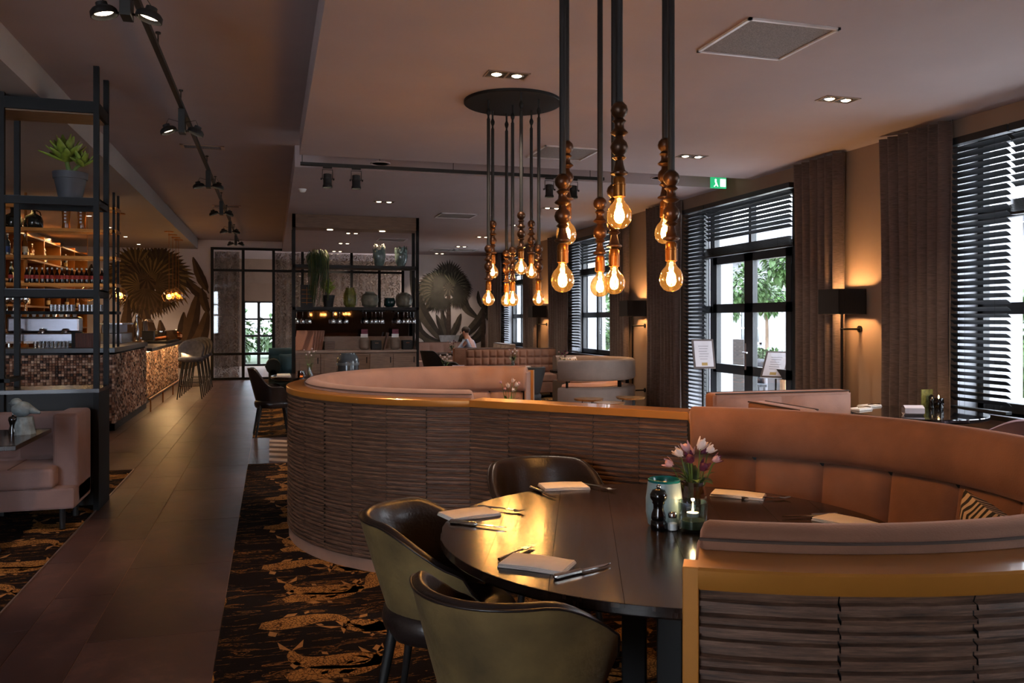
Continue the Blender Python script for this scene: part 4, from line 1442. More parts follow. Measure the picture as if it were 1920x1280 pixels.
# things on the counter near the corner
def bx(name, label, cat, loc, parts, group=None):
    o = thing(name, label, cat, loc, 0, group)
    for (nm, args, m) in parts:
        MB().box(*args).build(nm, m, o, bevel=.004)
    return o
metal_b = mat('brushed steel', (150, 150, 160), .25, .9, .15, st=(1, 1, 20))
p = at_y(95, 640, YBAR + .4)
cm = thing('coffee_machine', 'polished steel espresso machine with cups on the bar corner', 'coffee machine', (p.x - .1, YBAR + .42, 1.126))
MB().box(-.45, .45, -.1, .25, .06, .2).build('body', metal_b, cm, bevel=.02)
MB().box(-.45, .45, .02, .25, .2, .42).build('upper_body', metal_b, cm, bevel=.03)
MB().box(-.4, .4, -.16, -.1, .06, .09).build('drip_tray', chrome, cm)
for i in range(3):
    MB().lathe([(.035, 0), (.035, .05), (.02, .06)], 12, (-.28 + .28 * i, -.05, .2)).tube([(-.28 + .28 * i, -.06, .22), (-.28 + .28 * i, -.2, .2)], [.012, .016], 8).build('group_head', chrome, cm, 60)
for (x, y) in ((-.4, -.05), (.4, -.05), (-.4, .2), (.4, .2)):
    MB().tube([(x, y, 0), (x, y, .07)], .018, 8).build('foot', chrome, cm, 60)
CUP = MB().lathe([(0, 0), (.02, 0), (.03, .045), (.027, .045), (.018, .006), (0, .006)], 12).mesh('espresso_cup', white_m, 60)
for i in range(10):
    tag(place('espresso_cup', CUP, None, (p.x - .5 + .085 * i, YBAR + .56, 1.547)), 'espresso cup stacked on top of the espresso machine', 'cup', 'cups on the espresso machine')
for i in range(9):
    p2 = at_y(66 + 7.5 * i, 655, YBAR + .12)
    tag(place('tumbler', TUM, None, (p2.x, YBAR + .12, 1.126)), 'clear tumbler in front of the espresso machine', 'glass', 'tumblers before the espresso machine')
colr = [(150, 40, 20), (120, 150, 40), (40, 40, 60), (200, 190, 150), (170, 60, 30), (60, 110, 60)]
for i, px in enumerate((106, 113, 119, 124, 130, 136)):
    p2 = at_y(px, 620, YBAR + .8)
    mm = bottle_mesh('liqueur_bottle', SP, mat('liqueur %d' % i, colr[i], .1, coat=.3, emit=.0), .0366, (.05, .13), mat('liqueur label %d' % i, (220, 210, 180), .6, var=.2), capm)
    if i == 0:
        lb = bx('bottle_plinth', 'pale lit box plinth under the liqueur bottles', 'box', (at_y(121, 620, YBAR + .8).x, YBAR + .8, 1.126), [('body', (-.16, .16, -.1, .1, 0, .2), mat('pale plinth', (220, 214, 170), .5))])
        lamp('POINT', lb, (0, -.2, .45), 3.5, (1, .8, .45), .05)
    tag(place('liqueur_bottle', mm, None, (p2.x, YBAR + .76 + .085 * (i % 2), 1.327)), 'colourful liqueur bottle on the lit plinth behind the bar corner', 'bottle', 'liqueurs on the lit plinth')
MB().box(-.7, -.62, .5, 1.3, 1.06, 1.125).build('counter_top', dark_stone, bar) if False else None
p = at_y(165, 640, YBAR + .18)
bx('wooden_crate', 'reddish brown slatted box at the bar corner', 'box', (p.x, YBAR + .18, 1.126), [('body', (-.14, .14, -.09, .09, 0, .2), mat('red brown wood', (96, 44, 24), .5, var=.3, st=(14, 1, 1)))] + [('slat', (-.13 + .055 * i, -.10 + .055 * i, -.1, -.09, .01, .19), MATS['red brown wood']) for i in range(5)])
p = at_y(145, 640, YBAR + .2)
bx('canister', 'black box canister between crate and espresso machine', 'canister', (p.x, YBAR + .2, 1.126), [('body', (-.06, .06, -.06, .06, 0, .19), matte_black), ('lid', (-.064, .064, -.064, .064, .19, .215), black)])
# along the aisle side of the bar
def onbar(px, dx=-.3):
    return at_x(px, 640, XB + dx).y
y0 = onbar(232)
bx('cash_desk', 'grey steel cash desk screen on the bar', 'cash desk', (XB - .35, y0, 1.126), [('body', (-.2, .1, -.55, .55, 0, .16), metal_b), ('screen', (-.18, .02, -.55, .55, .17, .3), mat('grey screen', (120, 130, 150), .3)), ('ledge', (-.24, .12, -.58, .58, .3, .33), metal_b)])
y0 = onbar(262)
bx('menu_box', 'black menu box standing on the raised bar top', 'box', (XB - .15, y0, 1.126), [('body', (-.1, .1, -.1, .1, 0, .17), matte_black), ('rim', (-.105, .105, -.105, .105, .16, .175), black)])
tp = thing('beer_tap', 'row of chrome beer taps on a column behind the bar', 'beer tap', (XB - .45, onbar(272, -.45), 1.126))
MB().box(-.06, .06, -.3, .3, 0, .03).build('base', chrome, tp, bevel=.004)
for i in range(5):
    MB().tube([(0, -.24 + .12 * i, 0), (0, -.24 + .12 * i, .34), (.06, -.24 + .12 * i, .38), (.12, -.24 + .12 * i, .34)], .022, 10).build('tap', chrome, tp, 60)
jg = thing('bottle_pourer', 'slim chrome siphon bottle on the bar beside the beer taps', 'siphon', (XB - .3, onbar(256), 1.126))
MB().lathe([(0, 0), (.04, 0), (.045, .02), (.045, .2), (.02, .3), (.012, .42), (.018, .45), (.01, .5), (0, .5)], 14).build('body', chrome, jg, 60)
MB().tube([(0, 0, .44), (.05, 0, .43), (.07, 0, .38)], .008, 6).build('spout', black, jg, 60)
vt = thing('glass_vitrine', 'low glass display case with food on the lower bar top', 'display case', (XB - .2, onbar(310, -.2) - .2, 1.021))
MB().box(-.25, .2, -1.1, 1.0, 0, .05).build('base', matte_black, vt)
MB().box(.16, .165, -1.08, .98, .05, .26).box(-.24, .165, -1.08, .98, .255, .26).box(-.24, .165, -1.085, -1.08, .05, .26).box(-.24, .165, .98, .985, .05, .26).build('glass', glassy('vitrine glass', (.8, .74, .68), .12), vt)
for i in range(6):
    MB().ball((-.05, -.85 + .32 * i, .085), (.08, .12, .04), 10, 6).build('pastry', mat('pastry', (190, 110, 50), .6, var=.3), vt, 180)
lamp('AREA', vt, (-.05, 0, .245), 3.0, (1, .6, .28), (.2, 1.8), aim=(0, 0, -1))
for i in range(7):
    tag(place('wine_glass', WGM, None, (XB - .45 + .06 * (i % 2), onbar(283 + 3.5 * i, -.42), 1.126 if 0 else 1.29)), 'wine glass upside the glass display case', 'glass', 'glasses above the display case') if False else None
for i in range(2):
    cp = thing('copper_bowl', 'round copper lantern bowl on the lower bar top', 'lantern', (XB - .1, 20.75 + i * .3, 1.021), 0, 'copper lanterns on the bar')
    MB().lathe([(.05, 0), (.09, .03), (.11, .1), (.09, .17), (.06, .2), (.055, .2), (.085, .165), (.1, .1), (.08, .03), (0, .01)], 18).build('bowl', mat('copper', (190, 104, 44), .2, .9), cp, 60)
    lamp('POINT', cp, (0, 0, .25), .6, WARM, .02)
# pendants over the bar
cluster = [(at_x(p, 555, XB + (.1 if k < 4 else -.35 if k == 4 else -.8)), k) for k, p in enumerate((317, 324, 330, 335, 224, 164))]
for (q, k) in cluster:
    o = thing('glass_pendant', ('amber globe pendant in the cluster before the palm mural' if k < 4 else ('single amber globe pendant over the raised bar top', 'single amber globe pendant behind the brass gantry')[k - 4]), 'pendant lamp', (q.x, q.y, HL), 0, 'globe pendants over the bar')
    zb = q.z + .02 * (k % 3) - HL
    MB().tube([(0, 0, 0), (0, 0, zb + .12)], .005, 5).build('cord', brass, o)
    MB().lathe([(.09, -.02), (.09, 0), (0, 0)], 14).build('canopy', brass, o)
    MB().lathe([(.035, .13), (.1, .07), (.135, 0), (.1, -.09), (.05, -.12)], 18, (0, 0, zb)).build('globe', amber, o, 180)
    MB().ball((0, 0, zb + .01), .028, 10, 8).build('bulb', emitter('pendant bulb', (1, .62, .25), 22), o, 180)
    lamp('POINT', o, (0, 0, zb), 3.5, WARM, .06)
for i in range(5):
    y_ = 13.5 + 1.8 * i
    o = thing('bar_downlight', 'small recessed downlight in the bar soffit, %s from the palm mural' % ORD[4 - i], 'downlight', (-2.95, y_, HL), 0, 'recessed downlights in the bar soffit')
    MB().lathe([(.055, -.004), (.056, 0), (.04, -.002)], 20).build('ring', chrome, o, 60)
    MB().lathe([(.038, -.004), (0, -.009)], 16).build('lamp', lampface, o, 60)
    lamp('SPOT', o, (0, 0, -.02), 60, (1, .7, .45), .03, 90, .6, (0, 0, -1))
# ---- bar stools
sg = mat('grey marl velvet', (80, 79, 86), .85, var=.25, vs=16, bump=.15, bs=80, sheen=.4)
st0 = None
for i in range(4):
    o = thing('bar_stool', 'grey velvet bar stool with black legs, %s from the steel screen' % ORD[3 - i], 'stool', (-1.50, 16.95 + i * .82, 0), R(90) + R(90), 'bar stools at the low bar')
    def back(u, v):
        a = R(-70 + 140 * u)
        r = .205 + .045 * v
        z = .74 + .02 + .36 * v * (1 - .45 * (abs(2 * u - 1)) ** 2.5)
        return (r * sin(a), -r * cos(a) - .05 * v, z)
    MB().grid(back, 16, 8).build('backrest', sg, o, 180, solid=.035)
    MB().lathe([(0, .70), (.15, .70), (.22, .72), (.235, .75), (.22, .785), (.14, .795), (0, .79)], 24, sy=1.08).build('seat', sg, o, 180)
    for sx_ in (-1, 1):
        for sy_ in (-1, 1):
            MB().tube([(sx_ * .13, sy_ * .13, .71), (sx_ * .22, sy_ * .22, 0)], [.016, .011], 8).build('leg', matte_black, o, 60)
    ft = MB()
    c = [(sx_ * .19, sy_ * .19, .25) for sx_, sy_ in ((-1, -1), (1, -1), (1, 1), (-1, 1))]
    for k in range(4):
        ft.tube([c[k], c[(k + 1) % 4]], .008, 6)
    ft.build('foot_ring', matte_black, o, 60)

# ================================================================ display shelving island
YS0, XS0, XS1 = 14.05, .32, 2.42
ds = thing('display_shelving', 'black steel display shelving with wood canopy and mirror over a sideboard', 'shelving', (XS0, YS0, 0))
WS = XS1 - XS0
for x in (0, WS - .05):
    for y in (0, .42):
        MB().box(x, x + .05, y, y + .05, 0, HL).build('post', black, ds)
MB().box(.0, WS, .0, .47, 3.03, HL - .001).build('canopy', mat('walnut canopy', (112, 84, 64), .5, var=.25, vs=5, st=(1, 10, 10)), ds)
for x in (.62, 1.5):
    MB().lathe([(.045, -.006), (.05, 0)], 16, (x, .22, 3.028)).build('downlight', lampface, ds)
    lamp('SPOT', ds, (x, .22, 3.01), 25, (1, .75, .5), .03, 100, .8, (0, 0, -1))
for z in (2.42, 1.72):
    MB().box(0, WS, 0, .47, z - .05, z).build('shelf', matte_black, ds)
MB().box(.05, WS - .05, .40, .41, 1.22, 1.67).build('mirror', mat('smoked mirror', (70, 60, 57), .03, 1, .03), ds)
MB().box(.05, WS - .05, .38, .42, 1.0, 1.22).build('backboard', mat('pale oak board', (150, 124, 108), .6, var=.15, st=(2, 1, 10)), ds)
cb = thing('sideboard', 'grey oak sideboard under the display shelving', 'sideboard', (XS0 + .05, YS0 - .02, 0))
WC = WS - .1
MB().box(0, WC, 0, .44, .06, .96).build('body', oak, cb)
MB().box(-.0, WC, -.02, .45, .96, .995).build('top', mat('pale worktop', (146, 124, 112), .5), cb, bevel=.003)
for i in range(5):
    x0 = i * WC / 5
    d = MB().box(x0 + .008, x0 + WC / 5 - .008, -.018, 0, .1, .93).build('door', oak, cb, bevel=.003)
    if i < 2:
        MB().box(x0 + .06, x0 + WC / 5 - .06, -.024, -.018, .3, .85).build('door_panel', oak, d, bevel=.004)
    MB().box(x0 + WC / 5 - .05, x0 + WC / 5 - .035, -.03, -.018, .78, .88).build('handle', black, d)
# shelf contents
def on_shelf(px, dy=.22):
    return at_y(px, 500, YS0 + dy).x
def rhipsalis(o, h, r, rnd):
    for i in range(90):
        a = rnd.uniform(pi * .9, pi * 2.1)
        l = rnd.uniform(.25, .75)
        rr = rnd.uniform(.09, .19)
        z0 = h + rnd.uniform(-.02, .10)
        if sin(a) > -.3:
            l = .02
        fy = lambda y_: min(y_, -.125) if l > .1 else y_ * .6
        q = MB().tube([(.05 * cos(a), .05 * sin(a), h - .02), (rr * .75 * cos(a), rr * .75 * sin(a), z0), (rr * cos(a), fy(rr * sin(a)), z0 - .1), (rr * 1.02 * cos(a + .1), fy(rr * 1.02 * sin(a + .1) - .02), z0 - .1 - l * .5), (rr * .98 * cos(a - .1), fy(rr * sin(a - .1) - .03), z0 - .1 - l)], .006, 4)
        q.build('strand', dark_leaf if i % 3 else mat('olive strand', (96, 96, 44), .6, var=.3), o, 180)
ox = on_shelf(595)
pp = pot_plant('trailing rhipsalis hanging over the top shelf of the display shelving', (ox, YS0 + .10, 2.421), .07, .09, .16, grey_pot, rhipsalis, random.Random(4))
glaze = mat('sea green glaze', (104, 120, 116), .18, var=.45, vs=9, coat=.4)
for k, px in enumerate((711, 752)):
    o = thing('relief_vase', ('tall sea green vase with pale leaf crown on the top shelf', 'tall sea green vase with leaf relief next to the shelving corner post')[k], 'vase', (on_shelf(px), YS0 + .22, 2.421))
    MB().lathe([(.06, 0), (.065, .01), (.075, .03), (.10, .1), (.112, .18), (.105, .26), (.08, .32), (.07, .33), (.07, .30), (0, .28)], 24).build('body', glaze, o, 60)
    rv = random.Random(k)
    for i in range(26):
        a = 2 * pi * (i / 26) * (1 + 0) + rv.uniform(-.1, .1)
        z = (.25 + rv.uniform(-.02, .06)) if (k == 0 or i % 2) else rv.uniform(.14, .28)
        q = MB()
        rr = .105 - max(0, z - .24) * .4
        leaf(q, (rr * cos(a), rr * sin(a), z), (cos(a) * .08, sin(a) * .08, 1), .075, .05, droop=-.05)
        q.build('leaf_relief', mat('pale crackle glaze', (196, 190, 172), .3, var=.3) if (k == 0 and z > .26) else glaze, o, 180, solid=.008)
def jade(o, h, r, rnd):
    m = mat('jade leaf', (140, 160, 60), .45, var=.4, vs=20)
    MB().tube([(0, 0, h * .9), (0, 0, h + .14)], [.014, .01], 6).build('stem', stem_m, o)
    for i in range(46):
        a, e = i * 2.4, R(10 + 75 * rnd.random())
        z = h + .02 + .16 * (i / 46)
        q = MB()
        leaf(q, (.02 * cos(a), .02 * sin(a), z), (cos(a) * cos(e), sin(a) * cos(e), sin(e)), .11, .05, droop=-.1)
        q.build('leaf', m, o, 180, solid=.005)
pot_plant('bushy jade plant in black pot on the middle display shelf', (on_shelf(616), YS0 + .2, 1.721), .075, .1, .2, matte_black, jade, random.Random(5))
o = thing('wine_rack', 'small black box rack with orange grid on the display shelf', 'wine rack', (on_shelf(575), YS0 + .25, 1.721))
MB().box(-.1, .1, -.08, .08, 0, .37).build('box', matte_black, o)
for i in range(4):
    MB().box(-.085, .085, -.085, -.08, .07 + .07 * i, .078 + .07 * i).build('bar', brass, o)
MB().box(-.004, .004, -.085, -.08, .04, .33).build('bar', brass, o)
tag(MB().box(-.018, .018, -.1, .1, 0, .37).build('board', mat('pale board edge', (170, 150, 130), .6), None, None, (on_shelf(590), YS0 + .25, 1.721), bevel=.003), 'upright pale wooden board beside the grid wine rack', 'board')
def relief_jar(label, px, prof, m, pat):
    o = thing('relief_jar', label, 'jar', (on_shelf(px), YS0 + .2, 1.721))
    def fn(u, v):
        a = 2 * pi * u
        k = v * (len(prof) - 1)
        i = min(int(k), len(prof) - 2)
        f = k - i
        r = prof[i][0] * (1 - f) + prof[i + 1][0] * f
        z = prof[i][1] * (1 - f) + prof[i + 1][1] * f
        r *= 1 + pat(a, v)
        return (r * cos(a), r * sin(a), z)
    MB().grid(fn, 56, 28, closed_u=True).build('body', m, o, 180)
    MB().lathe([(0, prof[-1][1] - .02), (prof[-1][0] * .9, prof[-1][1] - .02)], 20).build('mouth', matte_black, o)
    return o
dia = lambda a, v: .045 * abs(sin(5 * a + 16 * v)) * abs(sin(5 * a - 16 * v)) * sin(pi * min(1, v * 1.15))
relief_jar('olive pineapple pattern jar on the display shelf', 656, [(.075, 0), (.105, .05), (.115, .12), (.105, .22), (.075, .30), (.07, .33)], mat('olive glaze', (110, 106, 48), .25, var=.4, vs=20, coat=.3), lambda a, v: .05 * sin(9 * a + 34 * v) * sin(9 * a - 34 * v))
rust = mat('rusty green glaze', (112, 108, 92), .3, var=.5, vs=12, coat=.3)
relief_jar('squat green brown ginger jar in the middle of the display shelf', 693, [(.09, 0), (.13, .03), (.145, .12), (.13, .2), (.09, .235), (.075, .24), (.08, .265)], rust, dia)
relief_jar('squat green brown ginger jar beside the shelving corner post', 757, [(.09, 0), (.13, .03), (.145, .12), (.13, .2), (.09, .235), (.06, .24), (.065, .255)], rust, dia)
o = thing('glass_bowl', 'dark teal glass candle bowl between the two ginger jars', 'bowl', (on_shelf(730), YS0 + .2, 1.721))
MB().lathe([(.05, 0), (.09, .03), (.1, .09), (.085, .16), (.08, .16), (.093, .09), (.08, .035), (0, .02)], 24).build('bowl', mat('dark teal glass', (20, 52, 52), .06, coat=.4), o, 60)
MB().lathe([(.03, .02), (.03, .06), (0, .06)], 12).build('candle', white_m, o, 40)
for g, pxs in enumerate(((556, 568, 580), (624.5, 637, 649), (686, 698, 704, 712, 716), (746, 758, 763, 770, 775))):
    MB().box(on_shelf(pxs[0]) - .05 - XS0, on_shelf(pxs[-1]) + .05 - XS0, .1, .3, 1.645, 1.665).build('glass_rail', black, ds)
    for k, px in enumerate(pxs):
        tag(place('wine_glass', WGH, None, (on_shelf(px), YS0 + .17 + .07 * (k % 2), 1.444)), 'wine glass hanging upside down above ' + ('the woven menu folders', 'the stacked leather menus', 'the middle ribbed jar', 'the corner ribbed jar')[g], 'glass', 'hanging wine glasses')
# counter things on the sideboard
def on_side(px, dy=.15):
    return at_y(px, 640, YS0 + dy).x
wov = mat('woven menu cover', (150, 106, 88), .6, var=.5, vs=3, st=(30, 1, 60))
for i in range(5):
    o = MB().box(-.16, .16, -.012, .012, 0, .34).build('menu_folder', wov, None, None, (on_side(568 + i * 5), YS0 + .12 + .035 * i, .997), bevel=.004)
    o.rotation_euler = (R(-16), 0, R(-30))
    tag(o, 'woven red brown menu folder leaning on the sideboard', 'menu', 'menu folders on the sideboard')
for i in range(4):
    tag(MB().box(-.085, .085, -.1, .1, 0, .034).build('menu_box', mat('brown leather box', (84, 66, 58), .5), None, None, (on_side(618), YS0 + .2, .996 + i * .036), bevel=.004), 'flat brown leather menu stacked beside the menu folders', 'menu', 'stacked leather menus')
for k, px in enumerate((683, 741)):
    nm = ('in the middle of the sideboard', 'at the corner end of the sideboard')[k]
    o = thing('ribbed_jar', 'ribbed grey brown jar with card and small flag ' + nm, 'jar', (on_side(px), YS0 + .15, .996))
    prof = [(.05, 0), (.075, .02)] + [(.082 + .004 * (j % 2), .04 + .013 * j) for j in range(11)] + [(.07, .2), (.06, .21), (0, .2)]
    MB().lathe(prof, 24).build('body', mat('ribbed stoneware', (120, 104, 92), .6), o, 60)
    MB().box(-.06, .06, -.003, .003, .2, .27).build('card', white_m, o)
    MB().box(-.05, .06, .01, .014, .27, .35).build('flag', mat('flag cloth', (110, 50, 70), .7, var=.6, vs=6, st=(1, 1, 12)), o, None, (0, 0, 0))
    o = thing('basket_box', 'black box with a slot handle ' + nm, 'box', (on_side(px + 22), YS0 + .15, .996))
    MB().box(-.085, .085, -.1, .1, 0, .16).build('body', matte_black, o, bevel=.015)
    MB().box(-.03, .03, -.103, -.1, .11, .125).build('slot', chrome, o)
    o = MB().box(-.012, .012, -.1, .1, 0, .3).build('menu_board', mat('brown menu board', (92, 68, 58), .5), None, None, (on_side(px + 36), YS0 + .14, .996), bevel=.003)
    o.rotation_euler = (0, R(14), 0)
    tag(o, 'tilted brown menu board ' + nm, 'menu')
# ================================================================ palm murals on the back wall
def mural(label, name, px_items, mats):
    o = thing(name, label, 'mural', (0, YB, 0))
    st = [0]
    def put(q, nm, m):
        st[0] += 1
        d = -.0012 - .0004 * st[0]
        q.v = [(x, d + y * .3, z) for (x, y, z) in q.v]
        q.build(nm, m, o)
    def P(px, py):
        v = at_y(px, py, YB)
        return Vector((v.x, 0, v.z))
    rnd = random.Random(len(px_items))
    for it in px_items:
        k = it[0]
        if k == 'fan':          # pleated fan palm leaf: ('fan', px, py, radius, angle, spread)
            _, px, py, r, a, sp = it
            c = P(px, py)
            tp = rnd.choice(((0, 1), (0, 1), (1, 3), (2, 1), (2, 3)))
            for tone in (0, 1):
                q = MB()
                n = 22
                for i in range(n):
                    if i % 2 != tone:
                        continue
                    t0, t1 = a - sp / 2 + sp * i / n, a - sp / 2 + sp * (i + 1.15) / n
                    rr = r * (.78 + .22 * cos((i / n - .5) * 2.4)) * rnd.uniform(.92, 1.05)
                    mid = (t0 + t1) / 2
                    dr = -.30 * r * (1 - .8 * max(0, sin(R(a))))
                    def q_(an, ra):
                        return (c.x + ra * cos(R(an)), 0, c.z + ra * sin(R(an)) + dr * (ra / r) ** 2)
                    q.add([tuple(c), q_(t0, rr * .7), q_(mid, rr), q_(t1, rr * .7)], [(0, 1, 2, 3)])
                put(q, 'fan_leaf', mats[tp[tone]])
        elif k == 'ban':        # banana leaf: ('ban', px0, py0, px1, py1, width, bend, tone)
            _, x0, y0, x1, y1, w_, bend, tone = it
            p0, p1 = P(x0, y0), P(x1, y1)
            d = p1 - p0
            nrm = Vector((-d.z, 0, d.x)).normalized()
            n = 12
            for sd in (1, -1):
                q = MB()
                vs = []
                for i in range(n + 1):
                    t = i / n
                    c = p0 + d * t + nrm * bend * sin(pi * t)
                    h = w_ * .5 * max(.02, sin(pi * min(1, (t * .92 + .06))) ** .7) * (1 if t > .12 else .35) * rnd.uniform(.88, 1.06)
                    vs += [tuple(c), tuple(c + nrm * h * sd)]
                q.add(vs, [(2 * i, 2 * i + 1, 2 * i + 3, 2 * i + 2) for i in range(n)])
                put(q, 'banana_leaf', mats[(tone + (sd < 0)) % 2 + 2])
        elif k == 'trunk':
            _, x0, y0, x1, y1, w_ = it
            p0, p1 = P(x0, y0), P(x1, y1)
            q = MB()
            q.add([(p0.x - w_, 0, p0.z), (p0.x + w_, 0, p0.z), (p1.x + w_ * .7, 0, p1.z), (p1.x - w_ * .7, 0, p1.z)], [(0, 1, 2, 3)])
            put(q, 'trunk', mats[4])
        elif k == 'pot':
            _, x0, y0, x1, y1 = it
            p0, p1 = P(x0, y1), P(x1, y0)
            w_ = (p1.x - p0.x)
            q = MB()
            q.add([(p0.x + .18 * w_, 0, p0.z), (p1.x - .18 * w_, 0, p0.z), (p1.x, 0, p1.z), (p0.x, 0, p1.z)], [(0, 1, 2, 3)])
            put(q, 'painted_pot', mats[5])
    return o
ML = [mat('mural olive light', (132, 104, 58), .9, var=.2), mat('mural olive dark', (78, 60, 36), .9, var=.2), mat('mural banana light', (96, 72, 46), .9, var=.2), mat('mural banana dark', (66, 48, 34), .9, var=.2), mat('mural trunk', (70, 50, 36), .9, var=.3, vs=12), mat('mural pot', (150, 150, 150), .9)]
rt0 = random.Random(12)
items = [('trunk', 276, 700, 276, 535, .09), ('fan', 276, 522, .5, 90, 360)]
for a in (-75, 255, -42, 222, 90, -12, 192, 20, 160, 55, 125):
    items.append(('fan', 276 + 34 * cos(R(a)), 524 - 30 * sin(R(a)), rt0.uniform(.45, .85) if 0 < a < 180 else rt0.uniform(.4, .6), a - (25 if cos(R(a)) > .2 else -25 if cos(R(a)) < -.2 else 0), 190))
items += [('fan', 268, 522, .62, 130, 170), ('fan', 284, 520, .62, 50, 170), ('fan', 262, 534, .55, 185, 170), ('fan', 292, 532, .55, -5, 170), ('fan', 276, 540, .5, 265, 170)]
items += [('ban', 325, 690, 300, 600, .3, .05, 0), ('ban', 325, 690, 345, 585, .3, -.06, 1), ('ban', 325, 690, 372, 545, .36, -.1, 0), ('ban', 325, 690, 280, 640, .3, .12, 1), ('ban', 325, 690, 395, 640, .3, -.15, 1), ('ban', 325, 690, 270, 580, .34, .1, 0), ('ban', 330, 690, 390, 580, .36, -.16, 0),
          ('ban', 225, 690, 195, 600, .3, .06, 0), ('ban', 225, 690, 262, 590, .34, -.1, 1), ('ban', 225, 690, 240, 560, .3, -.03, 0), ('ban', 225, 690, 160, 640, .3, .12, 1), ('ban', 225, 690, 175, 670, .3, .1, 0),
          ('ban', 392, 560, 350, 525, .24, .05, 1), ('ban', 392, 550, 362, 482, .22, .03, 0), ('ban', 392, 590, 378, 540, .2, .03, 0), ('ban', 165, 560, 172, 495, .2, 0, 0)]
mural('wallpaper mural of brown fan palm and banana plants beside the bar', 'palm_mural', items, ML)
MR = [mat('mural grey green light', (112, 110, 92), .9, var=.2), mat('mural grey green dark', (56, 56, 48), .9, var=.2), mat('mural leaf grey', (84, 78, 68), .9, var=.2), mat('mural leaf dark', (58, 54, 50), .9, var=.2), mat('mural stem', (70, 58, 52), .9, var=.3, vs=12), mat('mural blue pot', (164, 168, 176), .9, var=.25, vs=7)]
items = [('ban', 842, 645, 790, 560, 0.25, .5, 0), ('ban', 842, 640, 905, 575, 0.28, -.5, 0), ('ban', 815, 530, 785, 590, 0.25, .2, 1), ('ban', 872, 530, 902, 600, 0.25, -.25, 1), ('ban', 842, 650, 770, 500, 0.31, .25, 0), ('ban', 842, 650, 925, 520, 0.25, -.3, 0),
         ('ban', 842, 640, 818, 590, 0.19, .02, 1), ('ban', 842, 640, 864, 588, 0.19, -.02, 0), ('ban', 842, 640, 828, 580, 0.19, .02, 0), ('ban', 842, 636, 790, 632, 0.20, .25, 1), ('ban', 842, 636, 898, 622, 0.19, -.2, 1), ('ban', 820, 640, 795, 655, 0.14, .1, 0), ('trunk', 841, 632, 841, 545, .07), ('fan', 841, 538, .34, 90, 360)]
for a in (90, 50, 130, 18, 162, -15, 195, -50, 230):
    items.append(('fan', 841 + 24 * cos(R(a)), 540 - 20 * sin(R(a)), rt0.uniform(.3, .62) if 0 <= a <= 180 else rt0.uniform(.28, .45), a - (25 if cos(R(a)) > .2 else -25 if cos(R(a)) < -.2 else 0), 190))
items += [('fan', 834, 534, .45, 130, 170), ('fan', 848, 534, .45, 50, 170), ('fan', 832, 545, .4, 190, 170), ('fan', 850, 545, .4, -10, 170)]
items += [('pot', 822, 628, 862, 652), ('trunk', 905, 655, 906, 570, .06), ('ban', 906, 580, 896, 545, 0.12, .05, 1), ('ban', 906, 585, 918, 605, 0.12, .03, 0), ('ban', 906, 600, 928, 560, 0.12, -.05, 1), ('ban', 768, 600, 780, 540, 0.19, -.1, 0)]
mural('wallpaper mural of grey green fan palm in a pale pot beside the far windows', 'palm_mural', items, MR)

# ================================================================ sconces on the window wall
shade_m = mat('black pleated shade', (26, 22, 22), .8, var=.3, vs=3, st=(40, 40, 1))
def sconce(y, label):
    o = thing('wall_sconce', label, 'wall lamp', (XW, y, 0), 0, 'box shade sconces')
    px = -.22
    q = MB()
    h, zb, zt, t = .16, 1.56, 1.81, .005
    q.box(px - h, px + h, -h, -h + t, zb, zt).box(px - h, px + h, h - t, h, zb, zt).box(px - h, px - h + t, -h, h, zb, zt).box(px + h - t, px + h, -h, h, zb, zt)
    q.build('shade', shade_m, o)
    MB().tube([(px, 0, 1.68), (px, 0, .12)], .013, 10).build('pole', black, o, 60)
    for z in (1.41, .38):
        MB().tube([(px, 0, z), (0, 0, z)], .011, 8).lathe([(.035, -.006), (.035, .006)], 14, (-.008, 0, z), M=Matrix.Rotation(R(90), 4, 'Y')).ball((px, 0, z), .018, 10, 6).build('wall_bracket', black, o, 60)
    MB().ball((px, 0, 1.69), .025, 10, 8).build('bulb', emitter('sconce bulb', (1, .62, .28), 6), o, 180)
    lamp('POINT', o, (px, 0, 1.69), SCONCE_W, (1, .53, .2), .045)
sconce(7.08, 'black box-shade wall sconce on a long pole beside the corner table')
sconce(12.12, 'black box-shade wall sconce on a long pole behind the bronze side tables')
sconce(17.05, 'black box-shade wall sconce on a long pole between the two far windows')
sconce(2.0, 'black box-shade wall sconce behind the tan dining booth')

# ================================================================ ceiling fixtures
def twin(p, rz, label, on=True, lit=True):
    o = thing('twin_downlight', label, 'downlight', (p.x, p.y, p.z), rz, 'recessed twin downlights')
    q = MB().box(-.155, .155, -.08, -.07, -.006, 0).box(-.155, .155, .07, .08, -.006, 0).box(-.155, -.145, -.08, .08, -.006, 0).box(.145, .155, -.08, .08, -.006, 0).box(-.006, .006, -.08, .08, -.006, 0)
    q.build('frame', mat('downlight frame', (150, 130, 120), .4, .5), o)
    MB().box(-.15, .15, -.075, .075, -.002, 0).build('housing', matte_black, o)
    for x in (-.075, .075):
        MB().lathe([(.05, -.005), (.052, -.004), (.04, -.003), (.03, -.003)], 20, (x, 0, 0)).build('reflector_ring', chrome, o, 60)
        MB().lathe([(.037, -.005), (.022, -.012), (0, -.014)], 16, (x, 0, 0)).build('lamp', lampface, o, 60)
    if lit:
        lamp('SPOT', o, (0, 0, -.03), DOWN_W, (1, .78, .58), .04, 105, .8, (0, 0, -1))
